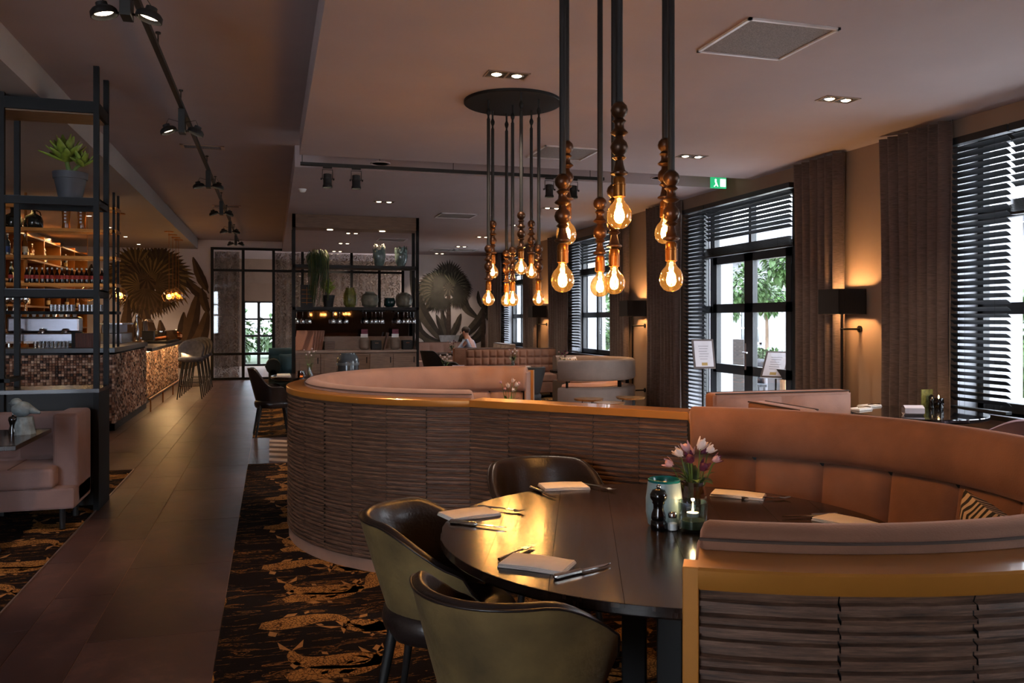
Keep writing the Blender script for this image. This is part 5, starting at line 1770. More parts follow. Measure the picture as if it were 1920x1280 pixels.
for i, (px, py, lt) in enumerate(((950, 140, 1), (1571, 186, 1), (1297, 293, 1), (720, 378, 1), (1035, 390, 1), (970, 422, 1), (905, 444, 1), (865, 462, 1), (824, 475, 1), (660, 437, 1), (645, 456, 0), (632, 471, 1))):
    twin(at_z(px, py, HL), 0, ('twin downlight beside the far chandelier plate', 'twin downlight between the silver framed vent and the curtains', 'twin downlight before the garden door curtain', 'twin downlight above the display shelving canopy', 'twin downlight behind the near chandelier rods', 'twin downlight over the far round table', 'twin downlight over the tan quilted sofa', 'twin downlight over the man in the pale shirt', 'twin downlight right before the grey palm mural', 'brightest twin downlight seen through the display shelving', 'middle twin downlight seen through the display shelving', 'twin downlight over the chesterfield sofa')[i], True, bool(lt))
def grille(px, py, s, z, label):
    p = at_z(px, py, z)
    o = thing('ceiling_grille', label, 'ceiling vent', (p.x, p.y, z), 0, 'square ceiling vents')
    q = MB()
    h = s / 2
    q.box(-h, h, -h, -h + .02, -.014, 0).box(-h, h, h - .02, h, -.014, 0).box(-h, -h + .02, -h, h, -.014, 0).box(h - .02, h, -h, h, -.014, 0)
    q.build('frame', mat('silver frame', (225, 222, 226), .3, .3), o)
    MB().box(-h + .02, h - .02, -h + .02, h - .02, -.005, 0).build('perforated_panel', mat('perforated grey', (120, 112, 112), .6, var=.35, vs=140, det=1), o)
grille(1436, 74, .62, HL, 'square perforated ceiling vent with silver frame over the tan booth')
grille(1057, 286, .62, HL, 'square perforated ceiling vent behind the far chandelier plate')
grille(855, 404, .62, HL, 'square ceiling vent between far chandelier rods and display shelving')
grille(832, 468, .62, HL, 'square ceiling vent before the grey palm mural')
grille(870, 468, .62, HL, 'square ceiling vent above the far dining tables')
grille(735, 449, .62, HL, 'square ceiling vent seen through the display shelving')
p = at_z(380, 275, HH)
for (px, py, lab) in ((380, 275, 'slim rectangular air vent between the aisle spotlights'), (425, 386, 'slim rectangular air vent at the far end of the aisle')):
    p = at_z(px, py, HH)
    o = thing('air_vent', lab, 'ceiling vent', (p.x, p.y, HH))
    MB().box(-.24, .24, -.1, -.085, -.01, 0).box(-.24, .24, .085, .1, -.01, 0).box(-.24, -.2, -.1, .1, -.01, 0).box(.2, .24, -.1, .1, -.01, 0).build('frame', mat('beige vent frame', (170, 140, 120), .5), o)
    for k in range(6):
        MB().cbox(0, -.07 + .028 * k, -.006, .4, .02, .003, rx=R(25)).build('slat', MATS['perforated grey'], o)
for (px, py, lab) in ((714, 304, 'round ceiling speaker behind the crosswise track'), (1240, 331, 'round ceiling speaker near the garden doors')):
    p = at_z(px, py, HL)
    o = thing('ceiling_speaker', lab, 'speaker', (p.x, p.y + .05, HL))
    MB().lathe([(0, -.006), (.09, -.006), (.1, -.012), (.11, -.01), (.112, 0)], 28).build('ring', ceil_m, o, 40)
    MB().lathe([(0, -.009), (.088, -.009)], 24).build('mesh_cover', MATS['perforated grey'], o)
p = at_z(567, 354, HL)
o = thing('smoke_detector', 'small white smoke detector on the dropped ceiling edge', 'smoke detector', (p.x, p.y, HL))
MB().lathe([(0, -.045), (.03, -.045), (.045, -.03), (.05, -.012), (.055, -.01), (.055, 0)], 20).build('body', white_m, o, 50)
MB().lathe([(.046, -.026), (.046, -.022)], 20).build('sensor_ring', black, o)

# ---- aisle track with twin spot heads
XT, ZTR = -.76, 3.37
tk = thing('ceiling_track', 'long black lighting track running down the aisle', 'track rail', (XT, 0, ZTR))
MB().box(-.018, .018, 2.5, 20.6, -.018, .018).build('rail', matte_black, tk)
for i in range(12):
    MB().tube([(0, 3.2 + i * 1.5, .01), (0, 3.2 + i * 1.5, HH - ZTR)], .005, 6).lathe([(.018, -.012), (.018, 0)], 10, (0, 3.2 + i * 1.5, HH - ZTR)).build('hanger', matte_black, tk)
ztw = 3.16
for i, (px, py) in enumerate(((245, 44), (347, 247), (395, 350), (419, 401), (434, 435), (445, 458))):
    zc = F * (ztw - HC) / (HY - py)
    y = at_x(px, py, XT + .02).y if i == 0 else zc * CT - (px - CX) / F * zc * ST
    o = thing('track_spotlight', 'twin-headed black spotlight, %s from the steel screen on the aisle track' % ORD[5 - i], 'spotlight', (XT, y, ZTR - .018), 0, 'twin spotlights on the aisle track')
    MB().box(-.028, .028, -.06, .06, -.21, 0).build('driver_box', matte_black, o, bevel=.003)
    for s in (-1, 1):
        M = Matrix.Translation((s * .115, 0, -.185)) @ Matrix.Rotation(s * R(14 + 8 * (i % 2)), 4, 'Y')
        h = MB().lathe([(.03, .05), (.032, .03), (.055, .02), (.07, .004), (.072, -.022), (.066, -.024), (.062, -.01), (.04, .008), (0, .012)], 20, M=M).build('lamp_head', matte_black, o, 50)
        MB().lathe([(0, -.004), (.022, -.004), (.05, .0)], 16, M=M @ Matrix.Translation((0, 0, -.004))).build('lamp', lampface, h, 60)
        MB().tube([(s * .028, 0, -.185), (s * .06, 0, -.185)], .008, 6).build('arm', matte_black, o)
        MB().tube([M @ Vector((0, 0, .05)), M @ Vector((-.04 * s, 0, .09)), (s * .02, 0, -.11)], .0025, 5).build('cable', matte_black, o)
        aim = ((-.58, .05, -1) if i >= 2 else (-.32, .25, -1)) if s < 0 else (.44, .1, -1)
        if i < 5:
            lamp('SPOT', o, (s * .115, 0, -.22), TRACK_W, (1, .7, .5), .05, 46, .6, aim)
# ---- crosswise track in the ceiling gap
p0, p1 = Vector((.30, 9.4, 3.225)), Vector((3.9, 9.4, 3.225))
tk = thing('ceiling_track', 'black lighting track crossing the ceiling between the two chandeliers and shelving', 'track rail', tuple(p0))
MB().box(0, p1.x - p0.x, -.018, .018, -.018, .018).build('rail', matte_black, tk)
for i in range(5):
    MB().tube([(.02 + i * .85, 0, .01), (.02 + i * .85, 0, HH - 3.225)], .004, 6).build('hanger', matte_black, tk)
for i, px in enumerate((614, 668, 1030, 1075)):
    x = at_y(px, 300, 9.4).x
    o = thing('track_spotlight', 'black can spotlight, %s from the free end of the crosswise track over the aisle' % ORD[i], 'spotlight', (x, 9.4, 3.207), 0, 'can spotlights on the crosswise track')
    MB().box(-.05, .05, -.015, .015, -.02, 0).build('adapter', matte_black, o)
    MB().tube([(-.055, 0, -.14), (-.055, 0, -.035), (.055, 0, -.035), (.055, 0, -.14)], .005, 6).build('yoke', matte_black, o)
    h = MB().lathe([(.03, -.08), (.045, -.085), (.046, -.13), (.05, -.132), (.05, -.145), (.046, -.147), (.046, -.20), (.052, -.21), (.054, -.235), (.048, -.235), (.044, -.215), (0, -.21)], 18).build('can', matte_black, o, 40)
    MB().lathe([(.036, -.216), (0, -.217)], 14).build('lamp', lampface, h)
    MB().tube([(.06, 0, -.14), (.075, 0, -.14)], .012, 8).tube([(-.06, 0, -.14), (-.075, 0, -.14)], .012, 8).build('pivot', matte_black, o)
    lamp('SPOT', o, (0, 0, -.24), TRACK_W * .6, (1, .68, .42), .04, 50, .6, (.1, -.2 if i % 2 else .15, -1))
# ---- exit sign
o = thing('exit_sign', 'green running man exit sign above the garden doors', 'exit sign', (5.50, 9.45, 3.19))
MB().box(-.11, .11, -.012, .012, 0, .14).build('panel', emitter('exit green', srgb(40, 170, 110), .8), o)
wq = emitter('exit white', (.9, 1, .95), 1.0)
MB().box(.02, .1, -.0135, -.012, .02, .12).build('door_symbol', wq, o)
MB().lathe([(0, 0), (.012, 0)], 10, (-.045, -.0135, .105), M=Matrix.Rotation(R(90), 4, 'X')).add([(-.06, -.0135, .09), (-.035, -.0135, .09), (-.02, -.0135, .05), (-.045, -.0135, .05)], [(0, 1, 2, 3)]).add([(-.045, -.0135, .05), (-.02, -.0135, .05), (-.005, -.0135, .02), (-.02, -.0135, .02)], [(0, 1, 2, 3)]).add([(-.045, -.0135, .05), (-.03, -.0135, .05), (-.06, -.0135, .015), (-.075, -.0135, .02)], [(0, 1, 2, 3)]).build('running_figure', wq, o)
MB().tube([(-.07, 0, .14), (-.07, 0, .31)], .004, 6).tube([(.07, 0, .14), (.07, 0, .31)], .004, 6).build('hanger', chrome, o)

# ================================================================ window-side corner sofa and table
def bench(name, label, loc, rz, L_, fab, zt=.93, seat=True, n=4, d=.6, quilt=False, arms=(0, 0)):
    o = thing(name, label, 'sofa', (loc[0], loc[1], 0), rz)
    MB().box(0, L_, 0, d, .1, .30).build('base', fab, o, bevel=.01)
    MB().box(.01, L_ - .01, -.0, d - .1, .30, .46).build('seat_cushion', fab, o, bevel=.03, seg=3)
    MB().box(0, L_, d - .14, d, .1, zt).build('backrest', fab, o, bevel=.03, seg=3)
    rows = 3 if quilt else 1
    cols = n * (3 if quilt else 1)
    for i in range(cols):
        for j in range(rows):
            x0, x1 = L_ * i / cols, L_ * (i + 1) / cols
            z0, z1 = .46 + (zt - .48) * j / rows, .46 + (zt - .48) * (j + 1) / rows
            def fn(u, v, x0=x0, x1=x1, z0=z0, z1=z1):
                b = ((1 - abs(2 * u - 1) ** 4) * (1 - abs(2 * v - 1) ** 4)) ** .5
                return (x0 + (x1 - x0) * u, d - .135 - .03 * b, z0 + (z1 - z0) * v)
            MB().grid(fn, 6, 6).build('back_panel', fab, o, 180)
    MB().tube([(.02, d - .14, zt - .004), (L_ - .02, d - .14, zt - .004)], .006, 6).tube([(.02, d, zt - .004), (L_ - .02, d, zt - .004)], .006, 6).build('piping', mat('dark brown piping', (60, 42, 34), .8), o, 60)
    for x, a in ((0, arms[0]), (L_ - .1, arms[1])):
        if a:
            MB().box(x, x + .1, 0, d, .1, .66).build('armrest', fab, o, bevel=.02)
    for x in (.08, L_ - .08):
        for y in (.08, d - .08):
            MB().tube([(x, y, 0), (x, y, .11)], .018, 8).build('leg', matte_black, o)
    return o
cs = mat('cinnamon leather', (150, 96, 68), .6, var=.15, bump=.08, bs=120)
bench('corner_sofa', 'cinnamon sofa backing onto the garden doors beside the corner table', (3.28, 5.25, 0), 0, 1.26, cs, .93, n=2)
bench('corner_sofa', 'cinnamon sofa side wing running toward the tan dining booth', (3.88, 4.60, 0), R(90), .64, cs, .92, n=2)
gloss = mat('black gloss top', (16, 15, 16), .08, coat=.6)
round_table('round black gloss table at the window inside the cinnamon corner sofa', (5.05, 5.55), .52, .75, 1, gloss)
def ont(px, py):
    p = at_z(px, py, .75)
    return (p.x, p.y, .75)
for i, (px, py) in enumerate(((1612, 768), (1630, 762))):
    o = thing('folded_napkin', ('folded napkin with cutlery at the edge of the black gloss table', 'folded napkin with cutlery near the sconce on the black gloss table')[i], 'napkin', ont(px, py), R(20))
    MB().box(-.1, .1, -.06, .06, 0, .008).box(-.095, .1, -.055, .055, .008, .016).build('cloth', linen, o, bevel=.003)
    MB().tube([(-.02, 0, .02), (.18, .01, .012)], .005, 6).build('cutlery', steel, o)
o = thing('menu_card', 'white hexagonal card prism on the black gloss table', 'card', ont(1712, 778), R(-20))
vs = [(s * .075, .042 * cos(R(60 * k + 30)), .037 + .042 * sin(R(60 * k + 30))) for s in (-1, 1) for k in range(6)]
MB().add(vs, [(k, (k + 1) % 6, 6 + (k + 1) % 6, 6 + k) for k in range(6)]).build('card_body', mat('grey white card', (200, 186, 186), .7), o)
MB().add([(.0755, v[1] * .96, v[2]) for v in vs[6:]], [tuple(range(6))]).build('card_end', mat('blue grey print', (96, 108, 136), .7), o)
o = thing('bottle_caddy', 'green label jar and black pepper mill caddy on the black gloss table', 'caddy', ont(1738, 762))
MB().box(-.06, .06, -.004, .004, .0, .15).build('label_card', mat('printed green card', (110, 120, 70), .6, var=.6, vs=30), o)
MB().lathe([(0, 0), (.025, 0), (.02, .05), (.024, .09), (.006, .11), (0, .11)], 14, (.0, -.05, 0)).build('pepper_mill', MATS['black lacquer'], o, 60)
MB().lathe([(0, 0), (.018, 0), (.018, .05), (.008, .06), (0, .06)], 12, (.045, -.06, 0)).build('salt_shaker', chrome, o, 60)
o = thing('candle_glass', 'dark glass with burning candle on the black gloss table', 'candle', ont(1760, 766))
MB().lathe([(0, 0), (.035, 0), (.042, .05), (.038, .09), (.036, .09), (.038, .05), (0, .01)], 18).build('glass', mat('smoke black glass', (18, 16, 16), .08), o, 60)
MB().lathe([(0, .085), (.006, .095), (.004, .108), (0, .118)], 8).build('flame', flame_m, o, 60)
lamp('POINT', o, (0, 0, .13), .4, WARM, .01)
mauve = mat('mauve velvet', (150, 124, 134), .7, var=.2, sheen=.6)
CHM = chair_meshes(mauve, mauve, .82, .68)
chair('tub_chair', 'mauve velvet tub chair pulled up to the black gloss table', CHM, (5.08, 4.62), R(100))
# menu stands at the doors
def stand(px, py, Y, label, face, z0, tilt):
    p = at_y(px, py, Y)
    o = thing('menu_stand', label, 'menu stand', (p.x, Y, 0), face)
    MB().lathe([(.17, 0), (.17, .012), (.02, .02)], 24).tube([(0, 0, .01), (0, 0, z0)], .014, 8).build('stand', black, o, 50)
    M = Matrix.Translation((0, -.02, z0 + .05)) @ Matrix.Rotation(tilt, 4, 'X')
    MB().box(-.15, .15, -.008, .008, -.2, .2, M=M).build('board', mat('dark brown frame', (70, 54, 48), .5), o)
    MB().box(-.125, .125, -.0105, -.008, -.175, .175, M=M).build('sheet', mat('printed sheet', (190, 182, 184), .6, var=.06), o)
    for k in range(6):
        MB().box(-.07 + .01 * (k % 2), .07 - .012 * (k % 3), -.0115, -.0105, .10 - .035 * k, .106 - .035 * k, M=M).build('text_line', mat('grey print', (120, 114, 116), .6), o)
    MB().box(-.04, .04, -.0115, -.0105, -.16, -.12, M=M).build('emblem', mat('gold emblem', (150, 120, 60), .6), o)
stand(1318, 672, 9.9, 'framed menu stand in front of the lowered door blind', R(-8), 1.0, R(-14))
stand(1455, 680, 8.9, 'tilted menu lectern before the glazed garden doors', R(-52), .9, R(-38))

# ================================================================ rose booth table and far dining area
round_table('round dark table inside the rose velvet booth', C2, .7, .75)
def vase2(o):
    MB().lathe([(.03, 0), (.035, .05), (.02, .1), (.024, .14), (.02, .14), (.016, .1), (.028, .05), (0, .01)], 14).build('vase', clear, o, 60)
fw = [(.03, .0, .29, .02, petal_w), (-.06, .01, .28, .015, petal_p), (.0, .02, .25, .022, petal_w), (.05, -.02, .26, .022, petal_w), (-.035, -.02, .23, .014, petal_p), (.08, .01, .27, .014, petal_p), (.02, -.03, .22, .02, petal_w)]
p = at_z(960, 785, .75)
bouquet('little glass vase of dried white flowers inside the rose booth', (p.x - .03, p.y - .02, .75), fw, vase2, .13, leaves=4)
# window table by the aisle: black chair, teal sofa
p = at_z(565, 704, .75)
TA = (p.x + .1, p.y + .05)
round_table('small round dark table between black armchair and teal sofa', TA, .5, .75, 1)
CHB = chair_meshes(mat('black brown leather', (40, 32, 30), .35, var=.2), leather, .88, .64, drop=(35, 85))
chair('arm_chair', 'black leather armchair standing beside the aisle tiles', CHB, (-.02, 11.25), R(5))
def ona(px, py):
    q = at_z(px, py, .75)
    return (q.x, q.y, .75)
for k in range(2):
    o = MB().box(-.09, .09, -.06, .06, 0, .012).box(-.085, .085, -.055, .055, .012, .02).build('napkin', linen, None, None, (TA[0] - .33, TA[1] - .12 + .22 * k, .75), bevel=.003)
    tag(o, ('folded napkin at the rim of the small aisle table', 'folded napkin behind the other on the small aisle table')[k], 'napkin')
o = thing('candle_glass', 'dark amber tealight glass on the small aisle table', 'candle', ona(565, 708))
MB().lathe([(0, 0), (.045, 0), (.055, .04), (.05, .09), (.047, .09), (.05, .04), (0, .012)], 16).build('glass', glassy('dark amber', (.35, .14, .06), .1), o, 60)
MB().lathe([(.02, .012), (.02, .035), (0, .036)], 10).build('tealight', emitter('lit tealight', (1, .6, .25), 2), o)
def vase3(o):
    MB().lathe([(.05, 0), (.05, .01), (.016, .12), (.02, .14), (.013, .12), (.04, .015), (0, .01)], 16).build('vase', clear, o, 60)
fw2 = [(x * 1.1, y * 1.1, z * 1.25, r * .8, petal_w) for (x, y, z, r, m) in fw]
bouquet('cone vase with sparse white blossoms on the small aisle table', ona(580, 705), fw2, vase3, .14, leaves=5)
teal = mat('teal velvet', (40, 74, 84), .7, var=.3, sheen=.6)
forest = mat('dark green velvet', (38, 46, 38), .7, var=.3, sheen=.5)
ts = thing('chesterfield_sofa', 'buttoned dark teal chesterfield sofa against the display shelving', 'sofa', (-.06, 15.1, 0))
MB().box(0, 1.5, 0, .8, .12, .42).build('base', forest, ts, bevel=.03)
MB().box(.1, 1.4, -.02, .6, .42, .5).build('seat_cushion', forest, ts, bevel=.03)
MB().tube([(.08, .02, .68), (.08, .7, .68)], .13, 14).build('arm_roll', forest, ts, 60)
MB().box(.0, .16, .02, .75, .3, .66).build('arm', forest, ts, bevel=.03)
MB().box(.0, 1.5, .6, .8, .3, .86).build('backrest', teal, ts, bevel=.04)
MB().tube([(0, .72, .88), (1.5, .72, .88)], .11, 14).build('back_roll', teal, ts, 60)
for i in range(4):
    MB().ball((-.05, .1 + .16 * i, .68), .012, 8, 6).build('button', forest, ts)
for x_ in (.1, 1.4):
    for y_ in (.1, .7):
        MB().tube([(x_, y_, .13), (x_, y_, 0)], [.03, .02], 8).build('leg', matte_black, ts)
cushion('teal velvet cushion leaning on the chesterfield sofa arm', (.30, 15.42, .72), .38, R(35), R(-18), teal)
p = at_z(652, 741, .35)
o = thing('floor_urn', 'tall blue grey glossy urn before the sideboard', 'urn', (at_y(652, 680, 13.1).x, 13.1, 0))
MB().lathe([(.13, 0), (.16, .03), (.17, .5), (.175, .85), (.16, .93), (.12, .97), (.12, .99), (.0, .99)], 28).build('body', mat('blue grey lacquer', (64, 72, 80), .2, var=.15, coat=.4), o, 60)
MB().lathe([(.176, .8), (.178, .83), (.176, .84)], 28).build('band', mat('urn band', (100, 108, 114), .3), o, 60)
CHD = chair_meshes(mat('black shell', (24, 22, 22), .6, var=.15), mat('black shell lining', (30, 27, 26), .6, var=.15), .84, .62, drop=(40, 95))
cq = cw((690 - 960) / F * 9.3, 9.3)
chair('tub_chair', 'dark tub chair just behind the rose velvet booth near the sideboard', CHD, (cq.x, cq.y), R(95))
# grey open-back curved sofa
g = thing('curved_sofa', 'grey velvet curved sofa with open gap in its back by the window', 'sofa', (4.50, 11.95, 0))
n = 30
def band(z0, z1, r0, r1, nm, m, a0=-128, a1=95):
    k = .03
    MB().arc(a0, a1, [(r0, z0 + k), (r0 + k, z0), (r1 - k, z0), (r1, z0 + k), (r1, z1 - k), (r1 - k, z1), (r0 + k, z1), (r0, z1 - k)], n).build(nm, m, g, 60)
band(.62, .92, .74, .90, 'backrest', greyv)
band(.10, .52, .30, .90, 'base', greyv)
band(.50, .56, .30, .72, 'seat_cushion', mat('pink tan leather', (200, 140, 112), .6))
for a in (-120, -60, -5, 50, 90):
    MB().cbox(.82 * cos(R(a)), .82 * sin(R(a)), .57, .05, .03, .14, R(a)).build('back_post', black, g)
for a in (-110, -20, 80):
    MB().tube([(.6 * cos(R(a)), .6 * sin(R(a)), 0), (.6 * cos(R(a)), .6 * sin(R(a)), .12)], .025, 8).build('leg', black, g)
def _leop(t, N, b, L):
    tc = N('TexCoord')
    v = N('TexVoronoi', Scale=22)
    L(tc.outputs['Object'], v.inputs['Vector'])
    r = ramp(N, [(.3, srgb(24, 20, 18)), (.42, srgb(206, 180, 150))])
    L(v.outputs['Distance'], r.inputs['Fac'])
    L(r.outputs['Color'], b.inputs['Base Color'])
leop = node_mat('leopard print', _leop)
cushion('leopard print cushion on the grey curved sofa', (4.62, 12.55, .74), .36, R(20), R(-20), leop)
sv_m = mat('hammered bronze top', (150, 108, 62), .3, .7, .45, 12)
for k, (px, py, lab) in enumerate(((1105, 747, 'hammered bronze side table farthest from the sconce'), (1143, 754, 'hammered bronze side table between two alike'), (1181, 744, 'hammered bronze side table nearest the sconce'))):
    p = at_z(px, py, .47)
    o = thing('bronze_side_table', lab, 'side table', (p.x, p.y, 0))
    q = MB()
    n_ = 30
    top = [(.195 * (1 + .06 * sin(3 * 2 * pi * i / n_ + k)) * cos(2 * pi * i / n_), .195 * (1 + .06 * sin(3 * 2 * pi * i / n_ + k)) * sin(2 * pi * i / n_)) for i in range(n_)]
    q.add([(x, y, .47) for x, y in top] + [(x * .93, y * .93, .445) for x, y in top], [tuple(range(n_)), tuple(range(2 * n_ - 1, n_ - 1, -1))] + [(i, n_ + i, n_ + (i + 1) % n_, (i + 1) % n_) for i in range(n_)])
    q.build('tabletop', sv_m, o)
    for a in (30, 150, 270):
        MB().tube([(.09 * cos(R(a)), .09 * sin(R(a)), .45), (.15 * cos(R(a)), .15 * sin(R(a)), 0)], .008, 6).build('leg', black, o)
# table inside grey sofa with flowers
round_table('round dark table inside the grey curved sofa', (4.38, 12.0), .28, .73, 1)
bouquet('dark vase of pink flowers on the table inside the grey curved sofa', (4.3, 12.0, .731), [(x, y, z, r, petal_p if i % 2 else petal_v) for i, (x, y, z, r, m) in enumerate(fw)], vase2, .12, leaves=8)
# quilted sofa and far tables
bench('quilted_sofa', 'tan quilted sofa behind the far round table', (at_y(882, 660, 15.3).x, 15.3, 0), R(-4), 1.8, tan, .94, n=4, quilt=True)
TF = at_z(948, 690, .74)
round_table('far round dark table before the tan quilted sofa', (TF.x, TF.y), .62, .74, 1)
bouquet('dark bottle and white flowers on the far round table', (TF.x + .15, TF.y + .1, .741), fw, vase2, .13, leaves=10)
for i, (px, a, lab) in enumerate(((866, R(10), 'black tub chair at the end of the tan quilted sofa'), (938, R(75), 'black tub chair with its back to the rose booth'), (985, R(110), 'black tub chair between rose booth end and far round table'))):
    q = cw((px - 960) / F * (13.2, 12.3, 11.7)[i], (13.2, 12.3, 11.7)[i])
    chair('tub_chair', lab, CHD, (q.x, q.y), a)
for i, px in enumerate((918, 1023)):
    p = at_z(px, 687, .742)
    tag(MB().box(-.09, .09, -.05, .05, 0, .02).build('napkin', mat('grey napkin', (110, 112, 120), .9) if i == 0 else linen, None, None, (TF.x + (-.3, .35)[i], TF.y + .1, .742), bevel=.004), ('dark grey napkin on the far round table', 'white napkin on the far round table')[i], 'napkin')
# card and flowers on table between
TG = cw((850 - 960) / F * 11.6, 11.6)
round_table('small round dark table with white card and flowers beyond the rose booth', (TG.x, TG.y), .42, .74, 1)
tag(MB().box(-.085, .085, -.004, .004, 0, .13).build('menu_card', mat('pale pink card', (214, 200, 204), .6, var=.04), None, None, (TG.x + .05, TG.y - .1, .742)), 'white upright menu card on the small table beyond the rose booth', 'card')
bouquet('tall loose white flower stems next to the upright menu card', (TG.x - .12, TG.y, .741), [(x, y, z * .95, r, petal_w) for (x, y, z, r, m) in fw], vase2, .14, leaves=9)
# bench under the mural, booth of the seated man
bench('banquette_bench', 'rose velvet bench under the grey palm mural', (at_y(786, 660, 20.6).x, 20.75, 0), 0, 1.5, rose, .93, n=4)
q = at_z(842, 658, .745)
TP = cw((856 - 960) / F * 18.9, 18.9)
round_table('round dark table where the man in the pale shirt sits', (TP.x, TP.y), .65, .745, 1)
q = cw((812 - 960) / F * 18.0, 18.0)
chair('tub_chair', 'black tub chair facing the table of the man in the pale shirt', CHD, (q.x, q.y), R(35))
bench('low_sofa', 'tan sofa with its plain back turned to the quilted sofa', (at_y(850, 660, 16.3).x + 1.0, 16.85, 0), R(180), 1.0, tan, .94, n=3)
bouquet('colourful mixed flowers before the man in the pale shirt', (TP.x - .15, TP.y - .2, .746), [(x * 1.4, y, z, r, (petal_v, petal_p, petal_w)[i % 3]) for i, (x, y, z, r, m) in enumerate(fw)], vase2, .12, leaves=16)
bench('curved_corner_sofa', 'grey sofa below the farthest window beside the palm mural', (4.75, 19.6, 0), R(-90), 1.5, greyv, .95, n=4)

# ---- seated man
def skin_mesh(name, pts, edges, m, parent, root=0, sub=2):
    me = bpy.data.meshes.new(name)
    me.from_pydata([p[:3] for p in pts], edges, [])
    me.materials.append(m)
    o = place(name, me, parent)
    md = o.modifiers.new('skin', 'SKIN')
    sv_ = me.skin_vertices[0].data
    for i, p in enumerate(pts):
        r = p[3]
        sv_[i].radius = r if isinstance(r, tuple) else (r, r)
    sv_[root].use_root = True
    md.use_smooth_shade = True
    s = o.modifiers.new('sub', 'SUBSURF')
    s.levels = s.render_levels = sub
    return o
pq = cw((888 - 960) / F * 18.0, 18.0)
pe = thing('person', 'seated person in a pale blue shirt leaning over the far table', 'person', (pq.x, pq.y, 0), R(55))
skn = mat('skin', (176, 124, 100), .6)
# local: facing +y, seat at .46
J = [(0, 0, .56, (.15, .11)), (0, .03, .75, (.14, .10)), (0, .10, .98, (.165, .105)), (0, .14, 1.08, (.10, .08)), (0, .17, 1.15, (.05, .05)), (0, .20, 1.22, (.075, .085)), (0, .20, 1.31, (.06, .07)),
     (-.19, .12, 1.03, .06), (-.25, .28, .82, .045), (-.13, .45, .80, .036), (-.08, .50, .80, (.035, .018)),
     (.19, .12, 1.03, .06), (.25, .28, .82, .045), (.13, .45, .80, .036), (.08, .50, .80, (.035, .018)),
     (-.10, .06, .53, .085), (-.12, .42, .52, .065), (-.12, .44, .10, .045), (-.12, .54, .05, .035),
     (.10, .06, .53, .085), (.12, .42, .52, .065), (.12, .44, .10, .045), (.12, .54, .05, .035)]
E = [(0, 1), (1, 2), (2, 3), (3, 4), (4, 5), (5, 6), (2, 7), (7, 8), (8, 9), (9, 10), (2, 11), (11, 12), (12, 13), (13, 14), (0, 15), (15, 16), (16, 17), (17, 18), (0, 19), (19, 20), (20, 21), (21, 22)]
body = skin_mesh('body', J, E, skn, pe)
for s in (-1, 1):
    MB().ball((s * .077, .2, 1.235), (.012, .022, .032), 8, 6).build('ear', skn, pe, 180)
    hd = MB()
    for k in range(4):
        bx_ = s * (.08 - .018 + .017 * (k - 1))
        hd.tube([(bx_, .51, .805), (bx_ * .9, .555, .80), (bx_ * .8, .58, .775)], [.009, .0085, .007], 6)
    hd.tube([(s * .05, .49, .80), (s * .025, .52, .79)], [.01, .008], 6)
    hd.build('fingers', skn, pe, 180)
fc = MB().tube([(0, .285, 1.255), (0, .31, 1.225), (0, .29, 1.215)], [.009, .014, .011], 6)
fc.build('nose', skn, pe, 180)
sc_ = lambda p, k: (p[0], p[1], p[2], tuple(x * k for x in p[3]) if isinstance(p[3], tuple) else p[3] * k)
shirt_m = mat('pale blue shirt', (170, 186, 214), .85, var=.08, vs=8, bump=.2, bs=25)
I = [0, 1, 2, 3, 7, 8, 9, 11, 12, 13]
ix = {j: k for k, j in enumerate(I)}
skin_mesh('shirt', [sc_(J[j], 1.13 if j != 3 else .95) for j in I], [(ix[a], ix[b]) for a, b in E if a in ix and b in ix], shirt_m, pe)
I = [0, 15, 16, 17, 19, 20, 21]
ix = {j: k for k, j in enumerate(I)}
skin_mesh('trousers', [sc_(J[j], 1.14) for j in I], [(ix[a], ix[b]) for a, b in E if a in ix and b in ix], mat('dark trousers', (36, 38, 48), .9), pe)
MB().ball((0, .185, 1.285), (.083, .095, .082), 18, 12).build('hair', mat('dark brown hair', (40, 28, 22), .7, var=.4, vs=40), pe, 180)
o = thing('dining_chair', 'plain dark chair under the person in the pale shirt', 'chair', (pq.x, pq.y, 0), R(55))
MB().box(-.22, .22, -.2, .26, .41, .45).build('seat', leather, o, bevel=.02)
for sx_ in (-1, 1):
    for sy_ in (-1, 1):
        MB().tube([(sx_ * .18, .03 + sy_ * .18, .42), (sx_ * .21, .03 + sy_ * .21, 0)], [.018, .012], 8).build('leg', matte_black, o)

# ================================================================ outside
pav = mat('terrace paving', (200, 198, 192), .8, var=.1, vs=1.5)
struct(MB().box(XW + WT, 60, -30, 90, -.25, -.05).build('ground_terrace', pav))
gd_sh = [(-1.6, 32, 1.2), (.4, 35.5, 1.1), (-4.2, 35, 1.3)]
struct(MB().box(-20, XW + WT, 28.5, 60, -.25, -.05).build('ground_garden', mat('garden lawn', (44, 60, 28), .9, var=.3)))
hw = mat('white render wall', (112, 114, 119), .8, var=.02)
XH = 18.4
hb = thing('white_house', 'long white rendered house with paired windows across the terrace', 'building', (XH, 0, 0))
MB().box(0, 6, 2, 62, -.05, 4.0).build('wall', hw, hb)
MB().add([(-.5, 1.5, 3.95), (-.5, 62.5, 3.95), (3, 62.5, 5.9), (3, 1.5, 5.9), (-.5, 1.5, 4.12), (-.5, 62.5, 4.12), (3, 62.5, 6.1), (3, 1.5, 6.1)], [(0, 1, 2, 3), (4, 7, 6, 5), (0, 4, 5, 1), (1, 5, 6, 2), (3, 2, 6, 7), (0, 3, 7, 4)]).build('roof', mat('slate roof', (60, 63, 70), .7, var=.2, vs=3), hb)
hp = mat('house window pane', (30, 42, 46), .1, var=.3, vs=2)
